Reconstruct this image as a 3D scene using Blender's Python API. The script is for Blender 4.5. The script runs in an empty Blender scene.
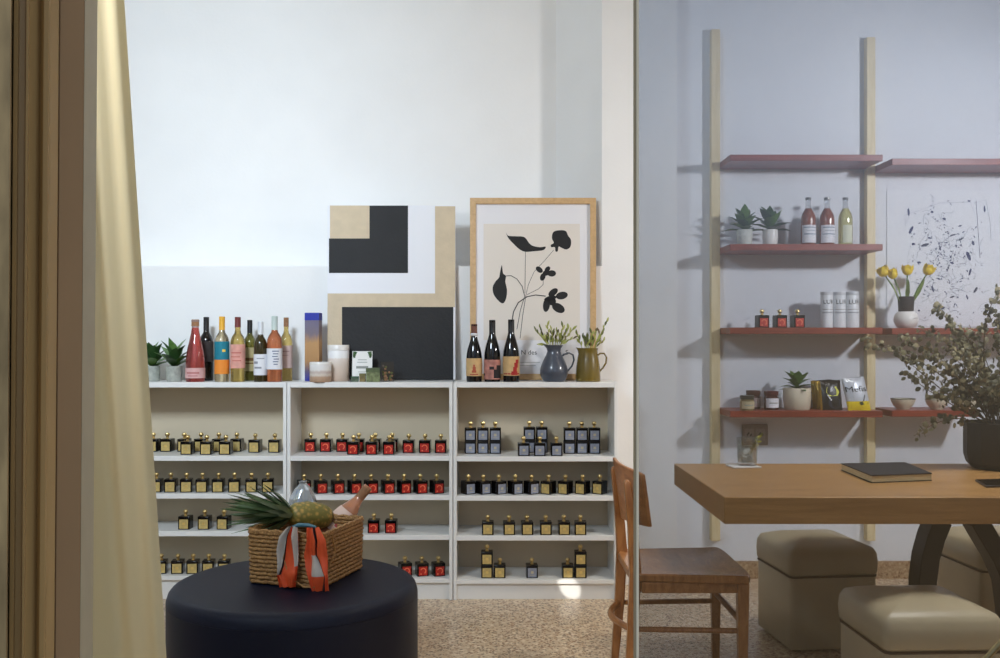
import bpy, bmesh, math, random
from mathutils import Vector, Matrix
random.seed(7)
R = math.radians
SC = bpy.context.scene
COL = SC.collection
F, VX, VY, H = 960.0, 490.0, 340.0, 1.262

# ------------------------------------------------------------------ helpers
def X(px, d): return (px - VX) * d / F
def Z(py, d): return H - (py - VY) * d / F
def P(px, py, d): return Vector((X(px, d), d, Z(py, d)))
def onz(px, py, z):
    d = F * (H - z) / (py - VY)
    return Vector((X(px, d), d, z))
def onplane(px, py, p0, n):
    r = Vector(((px - VX) / F, 1, -(py - VY) / F)); o = Vector((0, 0, H))
    t = (p0 - o).dot(n) / r.dot(n)
    return o + r * t
def lin(c):
    return tuple((v / 255 / 12.92) if v / 255 <= 0.04045 else ((v / 255 + 0.055) / 1.055) ** 2.4 for v in c)

MATS = {}
def mat(name, rgb, rough=0.5, metal=0.0, trans=0.0, var=0.0, scale=20.0, bump=0.0, coat=0.0, stretch=None, spec=None, ior=None, alpha=None, bscale=None):
    if name in MATS: return MATS[name]
    m = bpy.data.materials.new(name); m.use_nodes = True
    nt = m.node_tree; b = nt.nodes['Principled BSDF']
    c = (*lin(rgb), 1)
    b.inputs['Base Color'].default_value = c
    b.inputs['Roughness'].default_value = rough
    b.inputs['Metallic'].default_value = metal
    b.inputs['Transmission Weight'].default_value = trans
    if coat: b.inputs['Coat Weight'].default_value = coat
    if spec is not None: b.inputs['Specular IOR Level'].default_value = spec
    if ior: b.inputs['IOR'].default_value = ior
    if var or bump:
        tc = nt.nodes.new('ShaderNodeTexCoord'); mp = nt.nodes.new('ShaderNodeMapping')
        nt.links.new(tc.outputs['Object'], mp.inputs['Vector'])
        if stretch: mp.inputs['Scale'].default_value = stretch
        nz = nt.nodes.new('ShaderNodeTexNoise'); nz.inputs['Scale'].default_value = scale; nz.inputs['Detail'].default_value = 5
        nt.links.new(mp.outputs['Vector'], nz.inputs['Vector'])
        if var:
            rp = nt.nodes.new('ShaderNodeValToRGB')
            rp.color_ramp.elements[0].position = 0.3; rp.color_ramp.elements[1].position = 0.7
            rp.color_ramp.elements[0].color = (*[max(0, v * (1 - var)) for v in c[:3]], 1)
            rp.color_ramp.elements[1].color = (*[min(1, v * (1 + var)) for v in c[:3]], 1)
            nt.links.new(nz.outputs['Fac'], rp.inputs['Fac']); nt.links.new(rp.outputs['Color'], b.inputs['Base Color'])
        if bump:
            bp = nt.nodes.new('ShaderNodeBump'); bp.inputs['Strength'].default_value = bump; bp.inputs['Distance'].default_value = 0.01
            src = nz
            if bscale:
                src = nt.nodes.new('ShaderNodeTexNoise'); src.inputs['Scale'].default_value = bscale
                nt.links.new(mp.outputs['Vector'], src.inputs['Vector'])
            nt.links.new(src.outputs['Fac'], bp.inputs['Height']); nt.links.new(bp.outputs['Normal'], b.inputs['Normal'])
    MATS[name] = m
    return m

def wood(name, a, b_, scale=6, stretch=(1, 12, 12), rough=0.45, coat=0.0, knots=False):
    if name in MATS: return MATS[name]
    m = bpy.data.materials.new(name); m.use_nodes = True
    nt = m.node_tree; b = nt.nodes['Principled BSDF']
    tc = nt.nodes.new('ShaderNodeTexCoord'); mp = nt.nodes.new('ShaderNodeMapping'); mp.inputs['Scale'].default_value = stretch
    nt.links.new(tc.outputs['Object'], mp.inputs['Vector'])
    nz = nt.nodes.new('ShaderNodeTexNoise'); nz.inputs['Scale'].default_value = scale; nz.inputs['Detail'].default_value = 8; nz.inputs['Distortion'].default_value = 0.6
    nt.links.new(mp.outputs['Vector'], nz.inputs['Vector'])
    rp = nt.nodes.new('ShaderNodeValToRGB')
    rp.color_ramp.elements[0].position = 0.32; rp.color_ramp.elements[1].position = 0.68
    rp.color_ramp.elements[0].color = (*lin(a), 1); rp.color_ramp.elements[1].color = (*lin(b_), 1)
    nt.links.new(nz.outputs['Fac'], rp.inputs['Fac'])
    out = rp.outputs['Color']
    if knots:
        vo = nt.nodes.new('ShaderNodeTexVoronoi'); vo.inputs['Scale'].default_value = 4.5
        nt.links.new(tc.outputs['Object'], vo.inputs['Vector'])
        r2 = nt.nodes.new('ShaderNodeValToRGB'); r2.color_ramp.elements[0].position = 0.05; r2.color_ramp.elements[1].position = 0.10
        nt.links.new(vo.outputs['Distance'], r2.inputs['Fac'])
        mx = nt.nodes.new('ShaderNodeMixRGB'); mx.inputs['Color1'].default_value = (*[v * 0.45 for v in lin(a)], 1)
        nt.links.new(r2.outputs['Color'], mx.inputs['Fac']); nt.links.new(out, mx.inputs['Color2']); out = mx.outputs['Color']
    nt.links.new(out, b.inputs['Base Color'])
    b.inputs['Roughness'].default_value = rough
    if coat: b.inputs['Coat Weight'].default_value = coat
    bp = nt.nodes.new('ShaderNodeBump'); bp.inputs['Strength'].default_value = 0.12; bp.inputs['Distance'].default_value = 0.004
    nt.links.new(nz.outputs['Fac'], bp.inputs['Height']); nt.links.new(bp.outputs['Normal'], b.inputs['Normal'])
    MATS[name] = m
    return m

def thin_glass(name, tint, refl, rough=0.0):
    if name in MATS: return MATS[name]
    m = bpy.data.materials.new(name); m.use_nodes = True
    nt = m.node_tree; nt.nodes.remove(nt.nodes['Principled BSDF'])
    tr = nt.nodes.new('ShaderNodeBsdfTransparent'); tr.inputs['Color'].default_value = (*tint, 1)
    gl = nt.nodes.new('ShaderNodeBsdfGlossy'); gl.inputs['Roughness'].default_value = rough
    lw = nt.nodes.new('ShaderNodeLayerWeight'); lw.inputs['Blend'].default_value = 0.35
    mr = nt.nodes.new('ShaderNodeMapRange'); mr.inputs['To Min'].default_value = refl; mr.inputs['To Max'].default_value = min(1, refl * 5)
    nt.links.new(lw.outputs['Facing'], mr.inputs['Value'])
    mx = nt.nodes.new('ShaderNodeMixShader')
    nt.links.new(mr.outputs['Result'], mx.inputs['Fac']); nt.links.new(tr.outputs['BSDF'], mx.inputs[1]); nt.links.new(gl.outputs['BSDF'], mx.inputs[2])
    nt.links.new(mx.outputs['Shader'], nt.nodes['Material Output'].inputs['Surface'])
    MATS[name] = m
    return m

class MB:
    def __init__(s): s.v, s.f, s.m = [], [], []
    def add(s, vs, fs, m=0):
        b = len(s.v); s.v += [tuple(v) for v in vs]
        for f in fs: s.f.append(tuple(b + i for i in f)); s.m.append(m)
        return s
    def box(s, x0, x1, y0, y1, z0, z1, m=0, M=None):
        vs = [Vector((x, y, z)) for x in (x0, x1) for y in (y0, y1) for z in (z0, z1)]
        if M: vs = [M @ v for v in vs]
        return s.add(vs, [(0, 1, 3, 2), (4, 6, 7, 5), (0, 4, 5, 1), (2, 3, 7, 6), (0, 2, 6, 4), (1, 5, 7, 3)], m)
    def cbox(s, cx, cy, cz, sx, sy, sz, m=0, M=None):
        return s.box(cx - sx / 2, cx + sx / 2, cy - sy / 2, cy + sy / 2, cz - sz / 2, cz + sz / 2, m, M)
    def lathe(s, prof, seg=24, m=0, cx=0, cy=0, M=None, mats=None, cap=True):
        vs, fs, ms = [], [], []
        n = len(prof)
        for r, z in prof:
            for k in range(seg):
                a = 2 * math.pi * k / seg
                v = Vector((cx + r * math.cos(a), cy + r * math.sin(a), z)); vs.append(M @ v if M else v)
        b = len(s.v); s.v += [tuple(v) for v in vs]
        for i in range(n - 1):
            for k in range(seg):
                k2 = (k + 1) % seg
                s.f.append((b + i * seg + k, b + i * seg + k2, b + (i + 1) * seg + k2, b + (i + 1) * seg + k)); s.m.append(mats[i] if mats else m)
        if cap:
            s.f.append(tuple(b + k for k in reversed(range(seg)))); s.m.append(mats[0] if mats else m)
            s.f.append(tuple(b + (n - 1) * seg + k for k in range(seg))); s.m.append(mats[-1] if mats else m)
        return s
    def tube(s, pts, r, seg=8, m=0, flat=1.0, closed=False, up=None):
        pts = [Vector(p) for p in pts]; n = len(pts)
        rs = r if isinstance(r, (list, tuple)) else [r] * n
        b = len(s.v); ref = None
        for i, p in enumerate(pts):
            if closed: t = pts[(i + 1) % n] - pts[i - 1]
            else: t = pts[min(i + 1, n - 1)] - pts[max(i - 1, 0)]
            t.normalize()
            if up is not None: u = t.cross(Vector(up))
            elif ref is None:
                u = t.cross(Vector((0, 0, 1)))
                if u.length < 0.2: u = t.cross(Vector((0, 1, 0)))
            else: u = ref - t * ref.dot(t)
            u.normalize(); ref = u; w = t.cross(u)
            for k in range(seg):
                a = 2 * math.pi * k / seg
                s.v.append(tuple(p + u * (rs[i] * math.cos(a)) + w * (rs[i] * flat * math.sin(a))))
        for i in range(n if closed else n - 1):
            j = (i + 1) % n
            for k in range(seg):
                k2 = (k + 1) % seg
                s.f.append((b + i * seg + k, b + i * seg + k2, b + j * seg + k2, b + j * seg + k)); s.m.append(m)
        if not closed:
            s.f.append(tuple(b + k for k in reversed(range(seg)))); s.m.append(m)
            s.f.append(tuple(b + (n - 1) * seg + k for k in range(seg))); s.m.append(m)
        return s
    def prism(s, poly, f0, f1, m=0):
        """poly: list of 2-D points; f0(p)/f1(p) give the two 3-D end caps."""
        n = len(poly); vs = [f0(p) for p in poly] + [f1(p) for p in poly]
        fs = [tuple(reversed(range(n))), tuple(range(n, 2 * n))] + [(i, (i + 1) % n, n + (i + 1) % n, n + i) for i in range(n)]
        return s.add(vs, fs, m)
    def prismz(s, poly, z0, z1, m=0):
        return s.prism(poly, lambda p: Vector((p[0], p[1], z0)), lambda p: Vector((p[0], p[1], z1)), m)
    def ball(s, c, rx, ry=None, rz=None, seg=12, rings=8, m=0, M=None):
        ry = ry or rx; rz = rz or rx
        vs, fs = [], []
        for i in range(1, rings):
            t = math.pi * i / rings
            for k in range(seg):
                a = 2 * math.pi * k / seg
                vs.append(Vector((rx * math.sin(t) * math.cos(a), ry * math.sin(t) * math.sin(a), rz * math.cos(t))))
        vs += [Vector((0, 0, rz)), Vector((0, 0, -rz))]
        if M: vs = [M @ v for v in vs]
        vs = [v + Vector(c) for v in vs]
        q = len(vs)
        for i in range(rings - 2):
            for k in range(seg):
                k2 = (k + 1) % seg
                fs.append((i * seg + k, (i + 1) * seg + k, (i + 1) * seg + k2, i * seg + k2))
        for k in range(seg):
            k2 = (k + 1) % seg
            fs.append((q - 2, k, k2)); fs.append((q - 1, (rings - 2) * seg + k2, (rings - 2) * seg + k))
        return s.add(vs, fs, m)
    def leaf(s, base, d, up, L, W, th=0.0015, curl=0.0, m=0, tip=0.5):
        """a pointed leaf with thickness, growing from base along d, bending by curl towards -up"""
        d = Vector(d).normalized(); up = Vector(up); up = (up - d * up.dot(d))
        if up.length < 1e-3: up = Vector((0.3, 0.2, 1)) - d * Vector((0.3, 0.2, 1)).dot(d)
        up.normalize(); w = d.cross(up)
        prof = [(0, .25), (.25, .75), (tip, 1), (.8, .6), (1, .04)]
        vs, fs = [], []
        for t, k in prof:
            c = Vector(base) + d * (L * t) - up * (curl * L * t * t)
            h = th * (1 - t * .7)
            vs += [c - w * (W / 2 * k) + up * (W * .12 * k), c + up * h, c + w * (W / 2 * k) + up * (W * .12 * k), c - up * h]
        for i in range(len(prof) - 1):
            for k in range(4):
                k2 = (k + 1) % 4
                fs.append((i * 4 + k, i * 4 + k2, (i + 1) * 4 + k2, (i + 1) * 4 + k))
        fs += [(3, 2, 1, 0), tuple(len(vs) - 4 + k for k in range(4))]
        return s.add(vs, fs, m)
    def disc_leaf(s, c, n, rx, ry, m=0, seg=7):
        n = Vector(n).normalized(); u = n.orthogonal().normalized(); w = n.cross(u)
        vs = [Vector(c) + u * (rx * math.cos(2 * math.pi * k / seg)) + w * (ry * math.sin(2 * math.pi * k / seg)) for k in range(seg)]
        vs += [Vector(c) + n * (0.25 * rx), Vector(c) + n * (0.25 * rx - 0.0012)]
        fs = [(k, (k + 1) % seg, seg) for k in range(seg)] + [((k + 1) % seg, k, seg + 1) for k in range(seg)]
        return s.add(vs, fs, m)
    def build(s, name, mats, parent=None, bevel=0.0, bseg=2, sharp=38, sub=0, loc=None, flat=False):
        me = bpy.data.meshes.new(name); me.from_pydata(s.v, [], s.f)
        for m in (mats if isinstance(mats, (list, tuple)) else [mats]): me.materials.append(m)
        me.polygons.foreach_set('material_index', s.m)
        bm = bmesh.new(); bm.from_mesh(me); bmesh.ops.recalc_face_normals(bm, faces=bm.faces); bm.to_mesh(me); bm.free()
        if not flat:
            me.polygons.foreach_set('use_smooth', [True] * len(me.polygons)); me.set_sharp_from_angle(angle=R(sharp))
        me.update()
        o = bpy.data.objects.new(name, me); COL.objects.link(o)
        if parent: o.parent = parent
        if loc: o.location = loc
        if bevel:
            b = o.modifiers.new('bevel', 'BEVEL'); b.width = bevel; b.segments = bseg; b.limit_method = 'ANGLE'; b.angle_limit = R(40); b.harden_normals = False
        if sub:
            b = o.modifiers.new('sub', 'SUBSURF'); b.levels = sub; b.render_levels = sub
        return o

def tag(o, label, cat, group=None, kind=None):
    if label: o['label'] = label
    if cat: o['category'] = cat
    if group: o['group'] = group
    if kind: o['kind'] = kind
    return o
def thing(name, label, cat, loc=(0, 0, 0), rz=0.0, group=None):
    o = bpy.data.objects.new(name, None); COL.objects.link(o)
    o.empty_display_size = 0.05; o.location = loc; o.rotation_euler = (0, 0, rz)
    return tag(o, label, cat, group)
def struct(name, mb, m, parent=None, **k):
    o = mb.build(name, m, parent, **k)
    if parent is None: o['kind'] = 'structure'
    return o
def dup(root, loc, rz=0.0, label=None, group=None, scale=None):
    r = root.copy(); COL.objects.link(r); r.location = loc; r.rotation_euler = (0, 0, rz)
    if label: r['label'] = label
    if group: r['group'] = group
    if scale: r.scale = (scale,) * 3
    for ch in list(root.children):
        c = ch.copy(); COL.objects.link(c); c.parent = r
        for g in list(ch.children):
            e = g.copy(); COL.objects.link(e); e.parent = c
    return r
def text_mesh(body, size):
    cu = bpy.data.curves.new('lettering', 'FONT'); cu.body = body; cu.size = size; cu.align_x = 'CENTER'; cu.extrude = 0.0002; cu.resolution_u = 3
    ob = bpy.data.objects.new('lettering', cu); COL.objects.link(ob)
    dg = bpy.context.evaluated_depsgraph_get()
    me = bpy.data.meshes.new_from_object(ob.evaluated_get(dg))
    vs = [v.co.copy() for v in me.vertices]; fs = [tuple(p.vertices) for p in me.polygons]
    bpy.data.objects.remove(ob); bpy.data.curves.remove(cu); bpy.data.meshes.remove(me)
    return vs, fs

# ------------------------------------------------------------------ materials
WALL = mat('white_plaster', (240, 239, 237), 0.75, var=0.02, scale=3, bump=0.05, bscale=60)
WALLR = mat('white_plaster_shelving', (232, 234, 238), 0.75, var=0.02, scale=3, bump=0.05, bscale=60)
CASE = mat('white_laminate', (236, 235, 231), 0.35)
BACKP = mat('shade_tinted_back_board', (216, 200, 172), 0.55)  # white board tinted beige: compartment shade and warm floor bounce put into its colour
SHELF_RED = wood('red_stained_pine', (118, 45, 25), (148, 64, 40), 5, (1, 14, 14), 0.4)
PINE = wood('pale_pine', (222, 202, 154), (238, 222, 180), 5, (12, 12, 1), 0.5, knots=True)
OAK = wood('oak_table', (168, 124, 72), (194, 148, 92), 4, (1, 14, 14), 0.38)
OAKF = wood('oak_picture_frame', (194, 158, 110), (210, 174, 126), 8, (6, 6, 6), 0.45)
WALNUT = wood('brown_chair_wood', (138, 88, 46), (172, 118, 68), 5, (10, 3, 3), 0.3, coat=0.2)
NAVY = mat('navy_leather', (9, 17, 38), 0.5, bump=0.12, scale=220, spec=.3)
BEIGE = mat('beige_leather', (196, 182, 150), 0.38, var=0.06, scale=6, bump=0.06, bscale=250)
PIPING = mat('brown_piping', (70, 48, 32), 0.5)
CERW = mat('white_ceramic', (236, 232, 226), 0.3, var=0.03, scale=9)
TERRA = mat('cream_planter', (214, 202, 178), 0.55, var=0.04)
CONC = mat('grey_stone_pot', (168, 170, 160), 0.7, var=0.25, scale=45, bump=0.2)
GREEN = mat('green_leaf', (92, 128, 62), 0.4, var=0.35, scale=40)
DGREEN = mat('dark_green_leaf', (58, 92, 48), 0.4, var=0.35, scale=30)
GOLD = mat('gold_metal', (240, 212, 146), 0.3, metal=1.0)
BLACKG = mat('black_glass', (12, 9, 8), 0.15, spec=.35)
BLACKC = mat('black_carton', (14, 12, 12), 0.5, spec=.3)
CHAR = mat('charcoal_steel', (44, 42, 42), 0.45, metal=0.2)
PAPER = mat('white_paper', (240, 238, 234), 0.8)
INK = mat('black_ink', (30, 29, 30), 0.75)
SOIL = mat('dark_soil', (40, 30, 22), 0.95, bump=0.4, scale=80)

# floor: terrazzo
def terrazzo(name, base, chips):
    m = bpy.data.materials.new(name); m.use_nodes = True; nt = m.node_tree; b = nt.nodes['Principled BSDF']
    tc = nt.nodes.new('ShaderNodeTexCoord')
    vo = nt.nodes.new('ShaderNodeTexVoronoi'); vo.inputs['Scale'].default_value = 75
    nt.links.new(tc.outputs['Object'], vo.inputs['Vector'])
    rp = nt.nodes.new('ShaderNodeValToRGB'); cr = rp.color_ramp; cr.interpolation = 'CONSTANT'
    sep = nt.nodes.new('ShaderNodeSeparateColor'); nt.links.new(vo.outputs['Color'], sep.inputs['Color'])
    nt.links.new(sep.outputs['Red'], rp.inputs['Fac'])
    cr.elements[0].color = (*lin(chips[0]), 1); cr.elements[0].position = 0
    cr.elements[1].color = (*lin(chips[1]), 1); cr.elements[1].position = 0.25
    for i, c in enumerate(chips[2:]):
        e = cr.elements.new(0.45 + 0.17 * i); e.color = (*lin(c), 1)
    ve = nt.nodes.new('ShaderNodeTexVoronoi'); ve.feature = 'DISTANCE_TO_EDGE'; ve.inputs['Scale'].default_value = 75
    nt.links.new(tc.outputs['Object'], ve.inputs['Vector'])
    r2 = nt.nodes.new('ShaderNodeValToRGB'); r2.color_ramp.elements[0].position = 0.06; r2.color_ramp.elements[1].position = 0.16
    nt.links.new(ve.outputs['Distance'], r2.inputs['Fac'])
    mx = nt.nodes.new('ShaderNodeMixRGB'); mx.inputs['Color1'].default_value = (*lin(base), 1)
    nt.links.new(r2.outputs['Color'], mx.inputs['Fac']); nt.links.new(rp.outputs['Color'], mx.inputs['Color2'])
    nt.links.new(mx.outputs['Color'], b.inputs['Base Color']); b.inputs['Roughness'].default_value = 0.3
    return m
FLOOR = terrazzo('terrazzo_floor', (206, 186, 158), [(150, 112, 84), (206, 182, 150), (226, 208, 182), (180, 146, 112), (124, 100, 80)])
MARBLE = mat('veined_marble', (160, 138, 98), 0.6, spec=.2, var=0.5, scale=14, stretch=(2, 2, .6))
STONE = mat('moulded_stone', (172, 142, 92), 0.5, var=0.12, scale=4, stretch=(6, 6, .5))
DOORP = mat('brown_door_paint', (154, 126, 92), 0.6, spec=.2, var=0.06, scale=3)
SEAL = mat('grey_door_edge', (182, 174, 148), 0.6, spec=.2, var=0.05)

# ------------------------------------------------------------------ setting
DW, DN, DR, DB = 4.95, 5.20, 5.09, 4.66          # lower wall, niche wall, shelving wall, bookcase front
ZL = Z(266, DW)                                   # ledge height
CZ = 4.0
m = MB(); m.box(-3.2, 3.8, 0.9, 5.4, -0.1, 0); struct('floor', m, FLOOR)
m = MB(); m.box(-3.2, 3.8, 0.9, 5.4, CZ, CZ + .1); struct('ceiling', m, WALL)
xp0, xp1 = X(602, DW), X(677, DW)
m = MB()
m.prismz([(-3.2, DW), (xp1, DW), (xp1, 5.4), (-3.2, 5.4)], 0, ZL)
m.prismz([(-3.2, DN), (X(556, DN), DN), (xp0, DW), (xp1, DW), (xp1, 5.4), (-3.2, 5.4)], ZL, CZ)
struct('wall_back', m, WALL, flat=True)
m = MB(); m.box(xp1, 3.8, DR, 5.4, 0, CZ); struct('wall_right', m, WALLR)
m = MB(); m.box(-3.3, -3.2, 0.9, 5.4, 0, CZ); struct('wall_left', m, WALL)
m = MB(); m.box(3.8, 3.9, 0.9, 5.4, 0, CZ); struct('wall_side', m, WALL)
# shop front: pier, display-window opening left of the door, door opening
m = MB()
m.box(-3.3, -2.3, 0.96, 1.14, 0, CZ); m.box(-.85, -.62, 0.96, 1.14, 0, CZ)
m.box(-2.3, -.85, 0.96, 1.14, 0, 1.5); m.box(-2.3, -.85, 0.96, 1.14, 3.4, CZ)
m.box(-.62, 1.7, 0.96, 1.14, 3.2, CZ); m.box(1.7, 3.9, 0.96, 1.14, 0, CZ)
struct('wall_front', m, WALL)
m = MB(); m.box(xp1, 3.8, DR - .015, DR, 0, .092); struct('baseboard_right', m, terrazzo('terrazzo_skirting', (176, 150, 118), [(140, 108, 80), (176, 150, 118), (190, 166, 134), (160, 130, 100)]))

# moulded stone surround and door stile on the near left
def fr(lst): return [(X(px, d), d) for px, d in lst]
lean = 0.0075
def leaning(o):
    piv = Vector((-.45, 1, H)); M = Matrix.Translation(piv) @ Matrix.Rotation(lean, 4, 'Y') @ Matrix.Translation(-piv)
    o.matrix_world = M; return o
m = MB(); m.prismz(fr([(-330, .93), (8.5, .93), (10, .952)]) + [(-.85, .97)], -.05, 3.2); leaning(struct('trim_1', m, MARBLE, flat=True))
m = MB(); m.prismz(fr([(7, .968), (10.5, .960), (11.5, .950), (15.5, .950), (17, .958), (23, .960), (24, .952), (26, .952), (27.5, .964), (38, .984), (41.5, .976), (46.5, .976), (48, .984), (56.5, 1.0)]) + [(-.62, 1.06), (-.6, .97)], -.05, 3.2); leaning(struct('trim_2', m, STONE, flat=True))
m = MB(); m.prismz(fr([(58, 1.005), (82, 1.03)]) + [(-.5, 1.075), (-.6, 1.05)], -.05, 3.2)
leaning(struct('trim_3', m, DOORP, flat=True))
m = MB(); m.prismz(fr([(82.4, 1.035), (95, 1.095)]) + [(-.52, 1.13), (-.5, 1.08)], -.05, 3.2); leaning(struct('trim_4', m, SEAL, flat=True))

# glass door leaf on the right
GD = 1.10
GLASS = thin_glass('shop_front_glass', (.685, .71, .75), .09)
m = MB(); m.box(X(638.5, GD), 1.66, GD, GD + .008, .02, 3.18)
door = struct('door_1', m, GLASS)
m = MB(); m.box(X(634.5, GD), X(636.2, GD), GD - .001, GD + .009, .02, 3.18)
m.box(X(636.2, GD), X(638.6, GD), GD - .002, GD + .010, .02, 3.18, 1)
struct('edge_strip', m, [mat('dark_glass_edge', (160, 150, 124), .7, spec=.1), mat('pale_glass_edge', (228, 218, 190), .7, spec=.1)], door)
a, b = P(983, 662, GD + .04), P(1016, 626, GD + .04)
m = MB(); m.tube([a - (b - a) * .6, a, b, b + (b - a) * .8], .0035, 10)
m.tube([a - (b - a) * .4, a - (b - a) * .4 + Vector((0, -.034, 0))], .003, 8); m.tube([b + (b - a) * .6, b + (b - a) * .6 + Vector((0, -.034, 0))], .003, 8)
struct('pull_handle', m, GOLD, door)

# ------------------------------------------------------------------ curtain
def curtain():
    m = bpy.data.materials.new('cream_linen'); m.use_nodes = True; nt = m.node_tree; nt.nodes.remove(nt.nodes['Principled BSDF'])
    d = nt.nodes.new('ShaderNodeBsdfDiffuse'); t = nt.nodes.new('ShaderNodeBsdfTranslucent'); mx = nt.nodes.new('ShaderNodeMixShader')
    tc = nt.nodes.new('ShaderNodeTexCoord'); wv = nt.nodes.new('ShaderNodeTexNoise'); wv.inputs['Scale'].default_value = 300
    bp = nt.nodes.new('ShaderNodeBump'); bp.inputs['Strength'].default_value = .1
    nt.links.new(tc.outputs['Object'], wv.inputs['Vector']); nt.links.new(wv.outputs['Fac'], bp.inputs['Height']); nt.links.new(bp.outputs['Normal'], d.inputs['Normal'])
    d.inputs['Color'].default_value = (*lin((230, 220, 186)), 1); t.inputs['Color'].default_value = (*lin((238, 224, 178)), 1)
    mx.inputs['Fac'].default_value = .45
    nt.links.new(d.outputs[0], mx.inputs[1]); nt.links.new(t.outputs[0], mx.inputs[2]); nt.links.new(mx.outputs[0], nt.nodes['Material Output'].inputs['Surface'])
    D = 1.75; mb = MB(); nu, nv = 44, 40; zt, zb = 3.3, 0.005
    rows = []
    for j in range(nv + 1):
        z = zt + (zb - zt) * j / nv
        py = VY + (H - z) * F / D
        xr = X(128.4 + 44.5 * max(-1.2, min(1.9, py / 658)), D)
        row = []
        for i in range(nu + 1):
            u = i / nu
            x = xr - (1 - u) * (.33 + .12 * j / nv)
            ph = u * 17 + .95 + .25 * math.sin(j * .11)
            y = D + .030 * math.sin(ph) * (.55 + .45 * j / nv) + .012 * math.sin(2.3 * ph + 1 + j * .03) - .03 * (1 - u)
            row.append(Vector((x, y, z)))
        rows.append(row)
    vs = [v for r in rows for v in r] + [v + Vector((0, .0012, 0)) for r in rows for v in r]
    q = (nu + 1) * (nv + 1); fs = []
    for j in range(nv):
        for i in range(nu):
            a_ = j * (nu + 1) + i
            fs.append((a_, a_ + 1, a_ + nu + 2, a_ + nu + 1)); fs.append((q + a_ + 1, q + a_, q + a_ + nu + 1, q + a_ + nu + 2))
    mb.add(vs[:q], [f for f in fs if max(f) < q])
    return tag(mb.build('curtain', m, sharp=180), 'long pale yellow linen curtain hanging inside the door frame', 'curtain')
curtain()

# ------------------------------------------------------------------ bookcases
UX = [(-.988 - .798, -.988), (X(287, DB), X(452.6, DB)), (X(453.3, DB), X(617.8, DB))]
ux1 = X(286.4, DB); UX[0] = (ux1 - .798, ux1)
UY = [dict(A=456, B=493.8, C=531.5, D=576.3), dict(A=456, B=495.3, C=535.2, D=579), dict(A=456.6, B=496, C=535.8, D=580)]
ZT = Z(382.2, DB)
UL = ['low white bookcase partly behind the yellow curtain', 'low white bookcase carrying the black and tan painting', 'low white bookcase carrying the framed flower print, beside the brown chair']
for (x0, x1), ys, lb in zip(UX, UY, UL):
    t = thing('bookcase', lb, 'bookcase', ((x0 + x1) / 2, DB, 0), group='white bookcases along the back wall')
    w = (x1 - x0) / 2; dp = .28; pt = .0165
    for s in (-1, 1):
        m = MB(); m.box(min(s * w, s * (w - pt)), max(s * w, s * (w - pt)), 0, dp, 0, ZT); m.build('side_panel', CASE, t, bevel=.001)
    m = MB(); m.box(-w + pt, w - pt, .002, dp, ZT - .026, ZT); m.build('top_panel', CASE, t, bevel=.001)
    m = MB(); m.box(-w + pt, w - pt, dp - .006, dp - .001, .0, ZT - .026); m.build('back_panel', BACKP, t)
    for k in 'ABC':
        m = MB(); zt = Z(ys[k], DB); m.box(-w + pt, w - pt, .003, dp - .006, zt - .024, zt); m.build('shelf', CASE, t, bevel=.001)
    zt = Z(ys['D'], DB); m = MB(); m.box(-w + pt, w - pt, .003, dp - .006, zt - .02, zt); m.build('bottom_panel', CASE, t, bevel=.001)
    m = MB(); m.box(-w + pt, w - pt, .018, .034, 0, zt - .02); m.build('plinth', CASE, t)
SZ = [{k: Z(v, DB) for k, v in ys.items()} for ys in UY]

# ------------------------------------------------------------------ square perfume bottles
def label_mat(name, rgb, metal, rough): return mat(name, rgb, rough, metal=metal, var=.15, scale=60)
LM = {'gold': label_mat('gold_label', (204, 178, 112), .2, .45), 'red': label_mat('red_label', (178, 34, 24), .1, .4), 'silver': label_mat('silver_label', (150, 156, 172), .3, .4)}
EM = {'gold': mat('gold_emblem', (226, 196, 120), .3, metal=.7), 'red': mat('red_emblem', (240, 120, 84), .35), 'silver': mat('silver_emblem', (206, 196, 160), .3, metal=.5)}
BW, BH = .057, .064
def make_perfume(kind, capped, name):
    t = thing(name, 'x', 'perfume bottle' if capped else 'perfume box')
    m = MB(); m.cbox(0, 0, BH / 2, BW, BW, BH); m.build('glass_body' if capped else 'carton', BLACKG if capped else BLACKC, t, bevel=.003)
    lw, lz0, lz1 = .0215, .005, .050
    m = MB()
    if kind == 'red':
        m.box(-lw, lw, -BW / 2 - .0012, -BW / 2 - .0001, lz0, lz1 - .002)
        for k in range(10):
            a0, a1 = R(-60 + 22 * k), R(-60 + 22 * (k + 1))
            q = [(.016 * math.cos(a0), .016 * math.sin(a0)), (.016 * math.cos(a1), .016 * math.sin(a1)), (.0105 * math.cos(a1), .0105 * math.sin(a1)), (.0105 * math.cos(a0), .0105 * math.sin(a0))]
            m.prism(q, lambda p: Vector((p[0], -BW / 2 - .0016, .027 + p[1])), lambda p: Vector((p[0], -BW / 2 - .0011, .027 + p[1])), 1)
        m.ball((-.011, -BW / 2 - .0012, .013), .004, .0006, .004, 8, 6, 1)
    else:
        m.box(-lw, lw, -BW / 2 - .0012, -BW / 2 - .0001, lz0, lz1)
        m.cbox(0, -BW / 2 - .0014, .029, .012, .0006, .012, 1); m.cbox(0, -BW / 2 - .0014, .015, .022, .0006, .002, 1)
    m.build('label_plate', [LM[kind], EM[kind]], t)
    if capped:
        m = MB(); m.lathe([(.0085, BH), (.0085, BH + .004), (.0055, BH + .005), (.0055, BH + .010), (.008, BH + .0115), (.0112, BH + .017), (.0115, BH + .021), (.0095, BH + .027), (.004, BH + .030)], 14)
        m.build('ball_cap', GOLD, t)
    return t
PROTO = {}
COLW = {'gold': 'gold-labelled', 'red': 'red-labelled', 'silver': 'silver-labelled'}
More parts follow.
